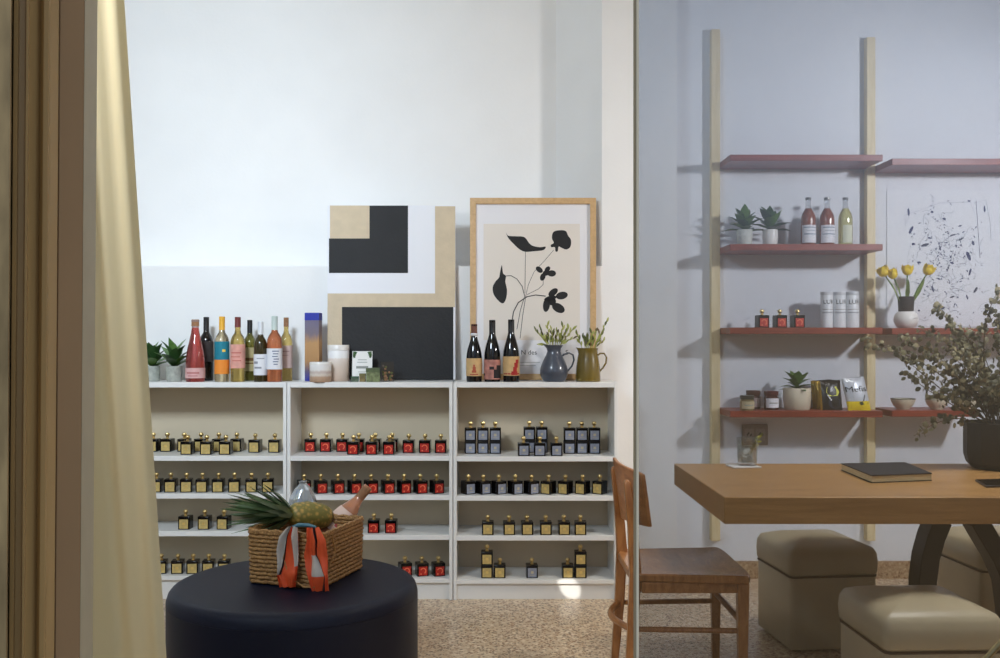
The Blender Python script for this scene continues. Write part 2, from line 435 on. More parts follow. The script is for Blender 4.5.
ORD = ['first', 'second', 'third', 'fourth', 'fifth', 'sixth', 'seventh', 'eighth', 'ninth', 'tenth', 'eleventh']
def perfume(kind, px, d, z, rot, label, group, capped=True):
    k = (kind, capped); loc = (X(px, d), d, z + .0005)
    if k not in PROTO:
        p = make_perfume(kind, capped, 'perfume_bottle' if capped else 'perfume_box'); PROTO[k] = p
        p.location = loc; p.rotation_euler = (0, 0, R(rot)); tag(p, label, None, group); return p
    return dup(PROTO[k], loc, R(rot), label, group)
CASEW = ['curtain-side bookcase', 'bookcase under painting', 'bookcase under flower print']
SHW = dict(A='top shelf', B='second shelf', C='third shelf', D='bottom shelf')
def row(u, s, kind, xs, d, rot, phrase, grp=None, start=0):
    for i, px in enumerate(xs):
        perfume(kind, px, d[i] if isinstance(d, list) else d, SZ[u][s], rot + random.uniform(-3, 3),
                f'{COLW[kind]} black bottle, {ORD[i + start]} {phrase}, {SHW[s]}, {CASEW[u]}', grp or f'{COLW[kind]} perfume bottles on the {SHW[s]}, {CASEW[u]}')
row(0, 'A', 'gold', [153.5, 167.5, 184.4, 201.2, 218.9, 237, 255.4, 275], [4.86] * 6 + [4.82] * 2, 0, 'from curtain in back row')
row(0, 'A', 'gold', [187.8, 207, 226], 4.735, 3, 'from curtain in front row')
row(0, 'B', 'gold', [156.6, 171, 186.7, 202.5, 218.5, 234.6, 251.5, 268], 4.725, 8, 'from curtain')
row(0, 'C', 'gold', [185.7, 204.9, 224.1], 4.73, -2, 'from curtain')
row(0, 'D', 'gold', [161.4, 178, 193.3, 208.8, 224.4], 4.73, 8, 'from curtain')
row(1, 'A', 'red', [310.8, 326.5, 342.5, 358.8, 375.3, 392.4, 408.9, 425.2, 441], [4.85] * 6 + [4.80] * 3, 0, 'from the left in back row')
row(1, 'A', 'red', [353.5, 372, 389.3], 4.735, 0, 'from the left in front row')
row(1, 'B', 'red', [304, 320.6, 337.7, 354.4, 371, 387.8, 404, 420.3, 436.8], 4.73, 26, 'from the left')
row(1, 'C', 'red', [374, 391.3], 4.73, 0, 'from the basket')
row(1, 'D', 'red', [405, 421.8, 438.3], 4.735, 20, 'from the navy pouf')
# stacked silver ones, top inner shelf of the right bookcase
zA = SZ[2]['A']
for nm, xs in (('first block', [470.5, 483.0, 495.2]), ('middle block', [529.2, 541.6]), ('block by the wooden chair', [569.3, 581.7, 594.1])):
    for i, px in enumerate(xs):
        dd = 4.80 if nm != 'middle block' else 4.84
        g = 'silver-labelled stacks on the ' + SHW['A']
        perfume('silver', px, dd, zA, 0, f'silver-labelled black box, {ORD[i]} in bottom layer, {nm} under flower print', g + ', lower layer', False)
        perfume('silver', px, dd, zA + BH + .0006, 0, f'silver-labelled black bottle, {ORD[i]} in upper layer, {nm} under flower print', g + ', upper layer')
row(2, 'A', 'silver', [523.6, 539.8, 556.4], 4.70, 0, 'from the left in front row')
row(2, 'B', 'silver', [468.3, 483.4, 498.9, 515.2, 531.4], 4.73, 30, 'from the left')
row(2, 'B', 'gold', [548.4, 565.4, 582.6, 599.8], 4.73, -34, 'from the silver ones')
row(2, 'C', 'gold', [487.8, 509, 527, 545.7, 563.8, 580.3], 4.70, 0, 'from the left')
zD = SZ[2]['D']; g = 'gold-labelled bottles in small stacks on the bottom shelf'
perfume('gold', 487, 4.72, zD, 0, 'gold-labelled black box under a bottle, left stack, bottom shelf under flower print', g, False)
perfume('gold', 487, 4.72, zD + BH + .0006, 0, 'gold-labelled bottle stacked on a box, left end, bottom shelf under flower print', g)
perfume('gold', 499.7, 4.72, zD, 0, 'single gold-labelled bottle right of the left stack, bottom shelf under flower print', g)
perfume('silver', 531.8, 4.72, zD, 2, 'lone silver-labelled black bottle in the middle of the bottom shelf', g)
perfume('gold', 567.6, 4.72, zD, 0, 'single gold-labelled bottle left of the right stack, bottom shelf under flower print', g)
perfume('gold', 580.3, 4.72, zD, 0, 'gold-labelled black box under a bottle, right stack, bottom shelf nearest the chair', g, False)
perfume('gold', 580.3, 4.72, zD + BH + .0006, 0, 'gold-labelled bottle stacked on a box, bottom shelf, nearest the chair', g)

# ------------------------------------------------------------------ wine bottles on the bookcase tops
def glassy(name, rgb, tr=.35): return mat(name, rgb, .06, trans=tr, coat=.3)
BORD = [(.0, .0), (.98, .0), (1, .012), (1, .185), (.96, .2), (.78, .218), (.46, .235), (.38, .25), (.36, .300), (.40, .301), (.40, .308), (.36, .31)]
BURG = [(.0, .0), (.97, .0), (1, .012), (1, .135), (.95, .155), (.82, .18), (.62, .208), (.45, .232), (.36, .255), (.34, .300), (.39, .301), (.39, .308), (.35, .31)]
SPARK = [(.0, .0), (.95, .0), (1, .014), (1, .085), (.95, .12), (.8, .165), (.6, .205), (.45, .235), (.37, .262), (.36, .290), (.42, .291), (.42, .298), (.36, .30)]
SODA = [(.0, .0), (.95, .0), (1, .01), (1, .125), (.97, .138), (.86, .152), (.62, .168), (.42, .180), (.37, .19), (.35, .222), (.42, .223), (.42, .23), (.36, .232)]
def ring_part(prof_r, z0, z1, m, mb, r, a0=-180, a1=180, seg=28):
    a = [R(-90 + a0 + (a1 - a0) * k / seg) for k in range(seg + 1)]
    vs = [Vector((r * math.cos(t), r * math.sin(t), z)) for z in (z0, z1) for t in a]
    vs += [Vector(((r + .0006) * math.cos(t), (r + .0006) * math.sin(t), z)) for z in (z0, z1) for t in a]
    n = seg + 1; fs = []
    for k in range(seg):
        fs += [(2 * n + k, 2 * n + k + 1, 3 * n + k + 1, 3 * n + k), (k + 1, k, n + k, n + k + 1), (k, k + 1, 2 * n + k + 1, 2 * n + k), (n + k + 1, n + k, 3 * n + k, 3 * n + k + 1)]
    mb.add(vs, fs, m)
def bottle(name, label, px, d, z, wpx, toppy, prof, glass, labels, cap, capz, group, cat='bottle', fill=None, extra=None, capname='capsule'):
    r = wpx * d / F / 2; hh = Z(toppy, d) - z; k = hh / prof[-1][1]
    t = thing(name, label, cat, (X(px, d), d, z + .0005), 0, group)
    m = MB()
    pr = [(max(a, .001) * r, b * k) for a, b in prof]
    if fill:
        ms = [0 if (b < fill[0] * hh) else 1 for a, b in pr]
        m.lathe(pr, 24, mats=ms); m.build('glass_body', [glass, fill[1]], t)
    else:
        m.lathe(pr, 24); m.build('glass_body', glass, t)
    for (f0, f1, mm, *ang) in labels:
        m = MB(); a = ang[0] if ang else 95
        ring_part(None, f0 * hh, f1 * hh, 0, m, r + .0006, -a, a); m.build('paper_label', mm, t)
    if extra: extra(t, r, hh)
    if cap:
        z0 = capz * hh; rn = prof[-5][0] * r * 1.08
        m = MB(); m.lathe([(rn * 1.06, z0), (rn, z0 + .004), (rn, hh + .0005), (rn * .9, hh + .002), (.001, hh + .0021)], 16); m.build(capname, cap, t)
    return t
PK = mat('pale_pink_label', (222, 176, 172), .7, var=.08, scale=40)
GW = 'wine bottles on the curtain-side bookcase'
ROSE = glassy('rose_red_wine', (216, 92, 84), .75); DARKB = glassy('black_wine_glass', (14, 14, 16), 0); PALE = glassy('pale_amber_wine', (252, 232, 190), .85)
AMB = glassy('amber_wine', (250, 216, 124), .85); OLV = glassy('olive_green_glass', (140, 136, 58), .65); DOLV = glassy('dark_olive_glass', (62, 52, 22), .25); ORG = glassy('orange_rose_wine', (246, 146, 98), .75); YEL = glassy('yellow_wine', (252, 222, 136), .85)
CORK = mat('cork', (150, 108, 76), .8, var=.2, scale=60)
def scribble(rgb, zs, w=.5, name='label_lettering'):
    def f(t, r, hh):
        m = MB()
        for z0, z1, a0, a1 in zs: ring_part(None, z0 * hh, z1 * hh, 0, m, r + .0013, a0, a1, 8)
        m.build(name, mat('print_%d_%d_%d' % rgb, rgb, .7), t)
    return f
bottle('wine_bottle', 'sparkling rose bottle with red wine and wooden stopper beside small potted plant', 195.3, 4.715, ZT, 18.8, 320, SPARK, ROSE, [(.06, .225, PK, 110)], CORK, .90, GW, capname='stopper',
       fill=(.86, glassy('clear_bottle_neck', (226, 196, 190), .6)), extra=scribble((190, 120, 118), [(.13, .16, -40, 40), (.09, .105, -30, 30)]))
bottle('wine_bottle', 'black wine bottle with dark label behind the red sparkling bottle', 206.3, 4.84, ZT, 13.6, 317.5, BORD, DARKB, [(.3, .62, mat('charcoal_label', (62, 54, 52), .7, var=.2, scale=40))], mat('black_capsule', (18, 18, 20), .35), .74, GW)
def sun(t, r, hh):
    m = MB()
    ring_part(None, .46 * hh, .50 * hh, 0, m, r + .0013, 18, 42, 6); m.build('sun_print', mat('yellow_sun_print', (240, 206, 90), .6), t)
    m = MB(); ring_part(None, .12 * hh, .34 * hh, 0, m, r + .0009, -95, 95); m.build('paper_label', mat('orange_label', (238, 142, 50), .7), t)
bottle('wine_bottle', 'wine bottle with teal and orange label and yellow capsule', 222, 4.72, ZT, 14.2, 317, BORD, PALE, [(.34, .62, mat('teal_label', (26, 126, 146), .7, var=.1, scale=50))], mat('yellow_capsule', (238, 178, 52), .4), .80, GW, extra=sun)
bottle('wine_bottle', 'amber wine bottle with pink label and red-brown capsule', 237.8, 4.72, ZT, 14.4, 317.5, BORD, AMB, [(.21, .58, mat('rose_label', (222, 160, 146), .7, var=.15, scale=30))], mat('maroon_capsule', (112, 44, 38), .4), .845, GW,
       extra=scribble((200, 110, 100), [(.44, .46, -40, 40), (.38, .395, -45, 30), (.32, .335, -30, 40)]))
bottle('wine_bottle', 'green wine bottle with black capsule and cream landscape label', 249.8, 4.83, ZT, 12.6, 320.5, BORD, OLV, [(.16, .55, mat('cream_label', (206, 190, 140), .7, var=.15, scale=25))], mat('black_capsule', (18, 18, 20), .35), .74, GW,
       extra=scribble((130, 92, 50), [(.33, .38, -70, 60), (.28, .30, -60, 70)]))
WL = mat('white_label', (232, 232, 236), .7)
bottle('wine_bottle', 'shorter dark olive wine bottle with white capsule and white label', 260.6, 4.72, ZT, 13.2, 322, BORD, DOLV, [(.11, .46, WL)], mat('white_capsule', (226, 228, 232), .35), .76, GW,
       extra=scribble((150, 152, 160), [(.3, .34, -50, -10), (.22, .25, -45, 20), (.38, .395, -20, 45)]))
bottle('wine_bottle', 'orange rose wine bottle with pale capsule and white printed label', 274.6, 4.715, ZT, 15, 316.5, BORD, ORG, [(.19, .51, WL)], mat('silver_green_capsule', (196, 208, 202), .35), .79, GW,
       extra=scribble((110, 116, 140), [(.46, .475, -5, 45), (.42, .435, 0, 40), (.38, .395, -5, 35), (.34, .355, 5, 45), (.30, .315, 0, 40), (.26, .275, 5, 35)]))
bottle('wine_bottle', 'yellow wine bottle with brown cork top and dusty pink label', 286.2, 4.83, ZT, 12.2, 318, BORD, YEL, [(.2, .56, mat('dusty_pink_label', (216, 190, 184), .7, var=.08, scale=30))], CORK, .86, GW, capname='stopper',
       extra=scribble((176, 140, 136), [(.46, .475, -40, 40), (.4, .41, -45, 30)]))
TAN = mat('tan_label', (206, 170, 118), .7, var=.12, scale=35)
GR = 'red wine bottles before the flower print'
def figure_print(c, pts):
    def f(t, r, hh):
        m = MB()
        for z0, z1, a0, a1 in pts: ring_part(None, z0 * hh, z1 * hh, 0, m, r + .0013, a0, a1, 6)
        m.build('label_print', mat('print_%d_%d_%d' % c, c, .7), t)
    return f
def white_ring(t, r, hh):
    m = MB(); m.lathe([(.42 * r, .80 * hh), (.47 * r, .81 * hh), (.47 * r, .835 * hh), (.40 * r, .845 * hh)], 16, cap=False); m.build('neck_ring', WL, t)
    figure_print((176, 84, 60), [(.16, .2, -16, 16), (.2, .26, -10, 12), (.26, .3, -6, 6), (.12, .14, -30, 30)])(t, r, hh)
bottle('red_wine_bottle', 'dark red wine bottle with brown neck foil and white ring, nearest the painting', 474.2, 4.715, ZT, 15.6, 324.5, BURG, DARKB, [(.10, .41, TAN)], mat('brown_foil', (110, 62, 44), .4), .845, GR, extra=white_ring)
bottle('red_wine_bottle', 'middle dark red wine bottle with pink and black picture label', 492.3, 4.715, ZT, 16.2, 320.5, BURG, DARKB, [(.04, .36, mat('pink_picture_label', (178, 120, 108), .7, var=.45, scale=28))], mat('black_capsule', (18, 18, 20), .35), .76, GR,
       extra=figure_print((38, 30, 32), [(.06, .2, 10, 90), (.18, .27, 30, 80), (.2, .25, -20, 12), (.1, .14, -90, -60)]))
bottle('red_wine_bottle', 'dark red wine bottle with red figure on tan label, beside the blue-grey pitcher', 511.2, 4.715, ZT, 16.4, 320, BURG, DARKB, [(.1, .41, TAN)], mat('black_capsule', (18, 18, 20), .35), .76, GR,
       extra=figure_print((168, 34, 30), [(.11, .17, 0, 45), (.16, .24, 12, 40), (.23, .31, 20, 48), (.3, .36, 30, 55), (.12, .14, -60, 70)]))

# ------------------------------------------------------------------ potted plants with pointed leaves
def rosette(mb, c, n, L, W, el0, el1, curl=.25, seed=1, mats=1):
    rnd = random.Random(seed)
    for i in range(n):
        t = i / (n - 1); a = i * 2.399 + rnd.uniform(-.2, .2); el = R(el0 + (el1 - el0) * t + rnd.uniform(-6, 6))
        d = Vector((math.cos(a) * math.cos(el), math.sin(a) * math.cos(el), math.sin(el)))
        mb.leaf(Vector(c) + Vector((0, 0, t * L * .35)), d, (0, 0, 1), L * rnd.uniform(.8, 1.1), W * rnd.uniform(.85, 1.15), .0025, curl, rnd.randrange(mats), .55)
def plant(label, px, d, z, potw, pottop, leafh, leafw, potm, seed, group, n=18, shape=None, potname='pot', lm=None, el=(32, 84)):
    t = thing('potted_plant', label, 'plant', (X(px, d), d, z + .0005), 0, group)
    r = potw * d / F / 2; h = Z(pottop, d) - z; m = MB()
    m.lathe([(.001, 0), (r * .86, 0), (r * .93, .006), (r, h * .5), (r, h - .003), (r * .97, h), (r * .86, h), (r * .84, h - .012), (.001, h - .0121)], 24); m.build(potname, potm, t)
    m = MB(); m.lathe([(.001, h - .0135), (r * .83, h - .0135), (r * .83, h - .0115), (.001, h - .008)], 20, cap=False); m.build('soil', SOIL, t)
    m = MB(); rosette(m, (0, 0, h - .01), n, leafh * d / F, leafw * d / F, el[0], el[1], .25, seed, 2); m.build('leaves', lm or [GREEN, DGREEN], t)
    return t
GP = 'small plants in grey pots on the curtain-side bookcase'
plant('small green plant in grey stone pot touching the yellow curtain', 152.5, 4.79, ZT, 15, 366, 22, 11, CONC, 3, GP)
plant('small green plant in grey stone pot beside the red sparkling bottle', 174.2, 4.74, ZT, 16, 366, 23, 11, CONC, 8, GP)

# blue gradient box, ceramics, card, small boxes
def ramp_mat(name, stops, h, rough=.5, noise=.0, ax='Z'):
    m = bpy.data.materials.new(name); m.use_nodes = True; nt = m.node_tree; b = nt.nodes['Principled BSDF']
    tc = nt.nodes.new('ShaderNodeTexCoord'); sp = nt.nodes.new('ShaderNodeSeparateXYZ'); nt.links.new(tc.outputs['Object'], sp.inputs[0])
    nz = nt.nodes.new('ShaderNodeTexNoise'); nz.inputs['Scale'].default_value = 30; mp = nt.nodes.new('ShaderNodeMapping'); mp.inputs['Scale'].default_value = (3, 3, .6)
    nt.links.new(tc.outputs['Object'], mp.inputs[0]); nt.links.new(mp.outputs[0], nz.inputs['Vector'])
    ma = nt.nodes.new('ShaderNodeMath'); ma.operation = 'MULTIPLY_ADD'; ma.inputs[1].default_value = noise; nt.links.new(nz.outputs['Fac'], ma.inputs[0])
    dv = nt.nodes.new('ShaderNodeMath'); dv.operation = 'DIVIDE'; dv.inputs[1].default_value = h; nt.links.new(sp.outputs[ax], dv.inputs[0]); nt.links.new(dv.outputs[0], ma.inputs[2])
    rp = nt.nodes.new('ShaderNodeValToRGB'); cr = rp.color_ramp; nt.links.new(ma.outputs[0], rp.inputs['Fac'])
    cr.elements[0].position = stops[0][0]; cr.elements[0].color = (*lin(stops[0][1]), 1); cr.elements[1].position = stops[-1][0]; cr.elements[1].color = (*lin(stops[-1][1]), 1)
    for p, c in stops[1:-1]: e = cr.elements.new(p); e.color = (*lin(c), 1)
    nt.links.new(rp.outputs['Color'], b.inputs['Base Color']); b.inputs['Roughness'].default_value = rough
    return m
d = 4.80; t = thing('gift_carton', 'tall slim box printed blue, mauve and tan, beside the wine bottles', 'box', (X(313.5, d), d, ZT + .0005), R(-6))
hh = Z(313, d) - ZT; w = 14.5 * d / F
TALLM = ramp_mat('blue_to_tan_print', [(.08, (34, 46, 150)), (.2, (96, 84, 110)), (.34, (176, 132, 84)), (.62, (186, 142, 92)), (.76, (120, 108, 118)), (.90, (112, 104, 128)), (1.0, (108, 100, 126))], hh, .5, .12)
m = MB(); m.cbox(0, 0, hh * .445, w, w * .8, hh * .89); m.build('carton_body', TALLM, t, bevel=.001)
m = MB(); m.cbox(0, 0, hh * .945, w + .001, w * .8 + .001, hh * .11); m.build('carton_lid', mat('ultramarine_card', (28, 44, 160), .5), t, bevel=.001)
CW1 = ramp_mat('dune_glaze_short', [(.0, (186, 152, 124)), (.30, (196, 164, 138)), (.40, (226, 216, 206)), (.55, (206, 188, 178)), (.66, (236, 232, 228)), (1, (240, 238, 236))], .098, .5, .12)
CW2 = ramp_mat('dune_glaze_tall', [(.0, (206, 180, 160)), (.5, (220, 204, 190)), (.66, (226, 214, 204)), (.70, (238, 236, 234)), (1, (240, 238, 238))], .175, .5, .06)
for nm, lb, px, d, wp, top, mm in (('ceramic_canister', 'short round white and sand candle jar in front of the tall one', 320.5, 4.70, 21.5, 362, CW1), ('ceramic_canister', 'tall round white and sand candle jar before the painting', 338.4, 4.795, 21.5, 345, CW2)):
    r = wp * d / F / 2; h = Z(top, d) - ZT; t = thing(nm, lb, 'jar', (X(px, d), d, ZT + .0005), 0, 'sand-coloured candle jars')
    m = MB(); m.lathe([(.001, 0), (r - .002, 0), (r, .003), (r, h * .84), (r - .0005, h * .845)], 32); m.build('jar_body', mm, t)
    m = MB(); m.lathe([(r - .0008, h * .847), (r + .0004, h * .85), (r + .0004, h - .004), (r - .002, h), (.001, h + .0003)], 32); m.build('lid', CERW, t)
d = 4.765; t = thing('leaflet_card', 'white printed card standing before the black painted rectangle', 'card', (X(362, d), d, ZT + .0005), R(2))
M = Matrix.Rotation(R(-8), 4, 'X'); h = Z(351, d) - ZT; w = 20 * d / F
m = MB(); m.box(-w / 2, w / 2, 0, .003, .001, h, M=M); m.build('card', PAPER, t)
m = MB(); m.box(-w * .3, w * .3, -.0006, .0002, h * .42, h * .50, 0, M); m.box(-w * .22, w * .22, -.0006, .0002, h * .70, h * .72, 0, M); m.box(-w * .25, w * .25, -.0006, .0002, h * .62, h * .64, 0, M); m.box(-w * .2, w * .2, -.0006, .0002, h * .3, h * .315, 0, M)
m.build('lettering', mat('grey_print', (150, 152, 146), .8), t)
m = MB()
for sx, k in ((-1, 5), (1, 5)):
    for i in range(k): m.leaf(M @ Vector((sx * w * .47, -.002, h * (.98 - .03 * i))), (-sx * 1, 0, -.3 - .3 * i), (0, -1, 0), w * .28, w * .09, .0006, .1)
m.build('leaf_print', DGREEN, t)
m = MB(); m.tube([M @ Vector((-.02, .003, h * .55)), Vector((-.02, .04, .0008))], .0012, 6); m.build('stand', CHAR, t)
LEAFY = mat('leaf_pattern_card', (112, 120, 82), .45, var=.6, scale=55)
LEAFD = mat('leaf_pattern_dark', (84, 96, 76), .45, var=.6, scale=55)
def carton(lb, px, d, wp, top, mm, lidm, rz=0, grp='small leaf-patterned boxes before the painting'):
    t = thing('soap_carton', lb, 'box', (X(px, d), d, ZT + .0005), R(rz), grp)
    w = wp * d / F; h = Z(top, d) - ZT; m = MB(); m.cbox(0, 0, h * .35, w * .96, w * .7, h * .7); m.build('carton_body', mm, t, bevel=.001)
    m = MB(); m.cbox(0, 0, h * .85, w, w * .73, h * .3); m.build('carton_lid', lidm, t, bevel=.001)
carton('green leaf-patterned box standing right of the white card', 373.2, 4.70, 14, 368, LEAFY, mat('green_card', (84, 96, 62), .45, var=.4, scale=40), 4)
carton('small brown box between the white card and the green box', 362.6, 4.705, 6, 373.5, mat('brown_card', (128, 110, 66), .5, var=.4, scale=40), mat('olive_card', (112, 106, 60), .5), -4)
carton('tiny dark green box at the foot of the white card', 355, 4.705, 7.5, 376.5, LEAFD, mat('dark_green_card', (58, 88, 66), .5), 0)
d = 4.74; t = thing('display_box', 'clear plastic box of dried flowers before the black rectangle', 'box', (X(387.3, d), d, ZT + .0005), R(5))
w = 13 * d / F; h = Z(362, d) - ZT
m = MB(); m.cbox(0, 0, h / 2, w, w * .7, h); m.build('clear_shell', thin_glass('clear_plastic', (.86, .84, .82), .05), t)
m = MB(); rnd = random.Random(4)
for i in range(26):
    m.ball((rnd.uniform(-w * .36, w * .36), rnd.uniform(-w * .24, w * .24), h * (.08 + .7 * rnd.random() ** 1.5)), .006, seg=6, rings=4, m=rnd.choice((0, 0, 1, 2)))
m.build('dried_flowers', [mat('dried_tan', (176, 134, 100), .8), mat('dried_green', (106, 116, 60), .8), mat('dried_grey', (120, 112, 104), .8)], t)

# ------------------------------------------------------------------ leaning canvas and framed print
def lean_plane(db, dt, zt):
    z0 = ZT + .001; p0 = Vector((0, db, z0)); n = Vector((0, -(zt - z0), dt - db)).normalized()   # faces the viewer
    return p0, n
def cells(name, rects, p0, n, off, th, mats, parent):
    """rects: (px0, py0, px1, py1, material) laid on the plane"""
    m = MB()
    for x0, y0, x1, y1, k in rects:
        q = [onplane(a_, b_, p0, n) for a_, b_ in ((x0, y0), (x1, y0), (x1, y1), (x0, y1))]
        vs = [v + n * off for v in q] + [v + n * (off + th) for v in q]
        m.add(vs, [(3, 2, 1, 0), (4, 5, 6, 7), (0, 1, 5, 4), (1, 2, 6, 5), (2, 3, 7, 6), (3, 0, 4, 7)], k)
    return m.build(name, mats, parent, flat=True)
TANP = mat('tan_paint', (208, 190, 162), .8, var=.05, scale=20, bump=.1, bscale=90)
BLKP = mat('black_paint', (26, 26, 28), .7, var=.15, scale=8, bump=.2, bscale=60)
WHTP = mat('canvas_white', (236, 236, 240), .8, bump=.08, scale=150)
p0, n = lean_plane(4.862, 4.932, Z(205, 4.92))
t = thing('abstract_painting', 'large canvas painted with black, tan and white blocks, leaning on wall', 'painting')
bot = VY + (H - ZT - .0045) * F / 4.862
cells('canvas', [(327.5, 205.5, 455.3, bot, 0)], p0, n, -.034, .034, [WHTP], t)
cells('painted_blocks', [(330, 205.6, 369.5, 238.5, 0), (369.5, 205.6, 408, 273, 1), (329, 238.5, 369.5, 273, 1), (435, 206.3, 455.2, 293.5, 0), (327.6, 293.5, 455, 307, 0), (327.5, 307, 342, bot, 0), (342, 307, 453.3, bot, 1)], p0, n, .0, .0012, [TANP, BLKP], t)
p0, n = lean_plane(4.865, 4.932, Z(198, 4.92))
t = thing('framed_print', 'black flower cut-out print in oak frame leaning behind the pitchers', 'picture')
L_, R_, T_, B_ = 470, 596, 198, VY + (H - ZT - .0035) * F / 4.865; fw = 5.8
m = MB()
for x0, y0, x1, y1 in ((L_, T_, R_, T_ + fw), (L_, B_ - fw, R_, B_), (L_, T_ + fw, L_ + fw, B_ - fw), (R_ - fw, T_ + fw, R_, B_ - fw)):
    q = [onplane(a_, b_, p0, n) for a_, b_ in ((x0, y0), (x1, y0), (x1, y1), (x0, y1))]
    m.add([v - n * .02 for v in q] + [v + n * .004 for v in q], [(3, 2, 1, 0), (4, 5, 6, 7), (0, 1, 5, 4), (1, 2, 6, 5), (2, 3, 7, 6), (3, 0, 4, 7)])
m.build('oak_frame', OAKF, t, flat=True)
cells('mat_board', [(L_ + fw, T_ + fw, R_ - fw, B_ - fw, 0)], p0, n, -.012, .003, [mat('print_white', (232, 230, 232), .6)], t)
cells('paper_sheet', [(483.5, 223.5, 580, 340, 0)], p0, n, -.009, .0005, [mat('print_cream', (228, 219, 208), .7)], t)
def zz(q): return (465 + q[0] / 3.467, 195 + q[1] / 3.467)
def smooth_closed(pts, k=4):
    out = []; N = len(pts)
    for i in range(N):
        a_, b_, c_, d_ = [Vector(pts[(i + j) % N] + (0,)) if len(pts[0]) == 2 else Vector(pts[(i + j) % N]) for j in (-1, 0, 1, 2)]
        for s in range(k):
            u = s / k
            v = .5 * ((2 * b_) + (c_ - a_) * u + (2 * a_ - 5 * b_ + 4 * c_ - d_) * u * u + (3 * b_ - a_ - 3 * c_ + d_) * u ** 3)
            out.append((v.x, v.y))
    return out
SH = [[(142, 128), (150, 140), (175, 142), (200, 143), (212, 150), (222, 165), (235, 175), (260, 180), (280, 178), (272, 190), (240, 194), (210, 196), (190, 188), (170, 170), (150, 148)],
      [(303, 135), (310, 125), (330, 121), (350, 124), (358, 140), (368, 155), (366, 178), (352, 188), (335, 182), (325, 178), (322, 194), (314, 194), (312, 180), (300, 180), (298, 172), (308, 165), (302, 150)],
      [(128, 242), (132, 270), (142, 280), (140, 300), (146, 330), (142, 360), (132, 375), (118, 368), (100, 345), (96, 320), (105, 300), (118, 285), (122, 265)],
      ]
PET = [(258, 258, 14, 9, 40), (286, 257, 12, 8, -50), (301, 271, 15, 11, 0), (270, 283, 9, 14, 20), (281, 270, 11, 9, 0),
       (306, 337, 19, 11, -38), (336, 348, 21, 13, -12), (324, 391, 24, 15, 30), (283, 380, 12, 25, 8), (296, 358, 22, 9, -15), (302, 368, 14, 14, 0)]
for cx_, cy_, rx_, ry_, an_ in PET:
    SH.append([(cx_ + rx_ * math.cos(q) * math.cos(R(an_)) - ry_ * math.sin(q) * math.sin(R(an_)), cy_ + rx_ * math.cos(q) * math.sin(R(an_)) + ry_ * math.sin(q) * math.cos(R(an_))) for q in [k_ * .5236 for k_ in range(12)]])
from mathutils.geometry import tessellate_polygon
m = MB()
for s_ in SH:
    pl = smooth_closed([zz(q) for q in s_]); v3 = [onplane(a_, b_, p0, n) for a_, b_ in pl]
    tri = tessellate_polygon([[Vector((a_, b_, 0)) for a_, b_ in pl]]); N = len(v3)
    m.add([v + n * -.0082 for v in v3] + [v - n * .0088 for v in v3], [tuple(x_) for x_ in tri] + [(i, (i + 1) % N, N + (i + 1) % N, N + i) for i in range(N)])
ST = [([(210, 196), (209, 260), (208, 340)], 1), ([(308, 190), (275, 228), (240, 265), (220, 310), (211, 348)], 1), ([(140, 280), (160, 279), (180, 290), (198, 315), (207, 350)], 1.8), ([(272, 290), (271, 310), (255, 325), (215, 345)], 1), ([(280, 350), (245, 346), (215, 352), (185, 372), (168, 405), (163, 440)], 2.4), ([(207, 350), (192, 400), (180, 465)], 1.4), ([(211, 348), (200, 420), (191, 497)], 1.2)]
for pts, w in ST:
    m.tube([onplane(*zz(q), p0, n) - n * .0083 for q in pts], w * .0011, 6)
m.build('cutout_flowers', INK, t, flat=True)
def letter_on_plane(txt, px, py, size, p0, n, off, name, mm, parent):
    vs, fs = text_mesh(txt, size); o = onplane(px, py, p0, n) + n * off
    u = Vector((1, 0, 0)); u = (u - n * u.dot(n)).normalized(); w = n.cross(u)
    MB().add([o + u * v.x + w * v.y + n * v.z for v in vs], fs).build(name, mm, parent, flat=True)
letter_on_plane('N des', 529, 354.5,   .034, p0, n, -.0085, 'title_lettering', mat('soft_black_ink', (70, 68, 68), .7), t)
letter_on_plane('S', 567, 354.5,   .034, p0, n, -.0085, 'title_lettering', mat('soft_black_ink', (70, 68, 68), .7), t)
m = MB()
for y_, x0, x1 in ((362, 515, 540), (365, 518, 536)):
    q = [onplane(a_, b_, p0, n) - n * .0086 for a_, b_ in ((x0, y_), (x1, y_), (x1, y_ + .5), (x0, y_ + .5))]; m.add(q, [(0, 1, 2, 3)])
m.build('small_print', mat('grey_print', (150, 152, 146), .8), t, flat=True)

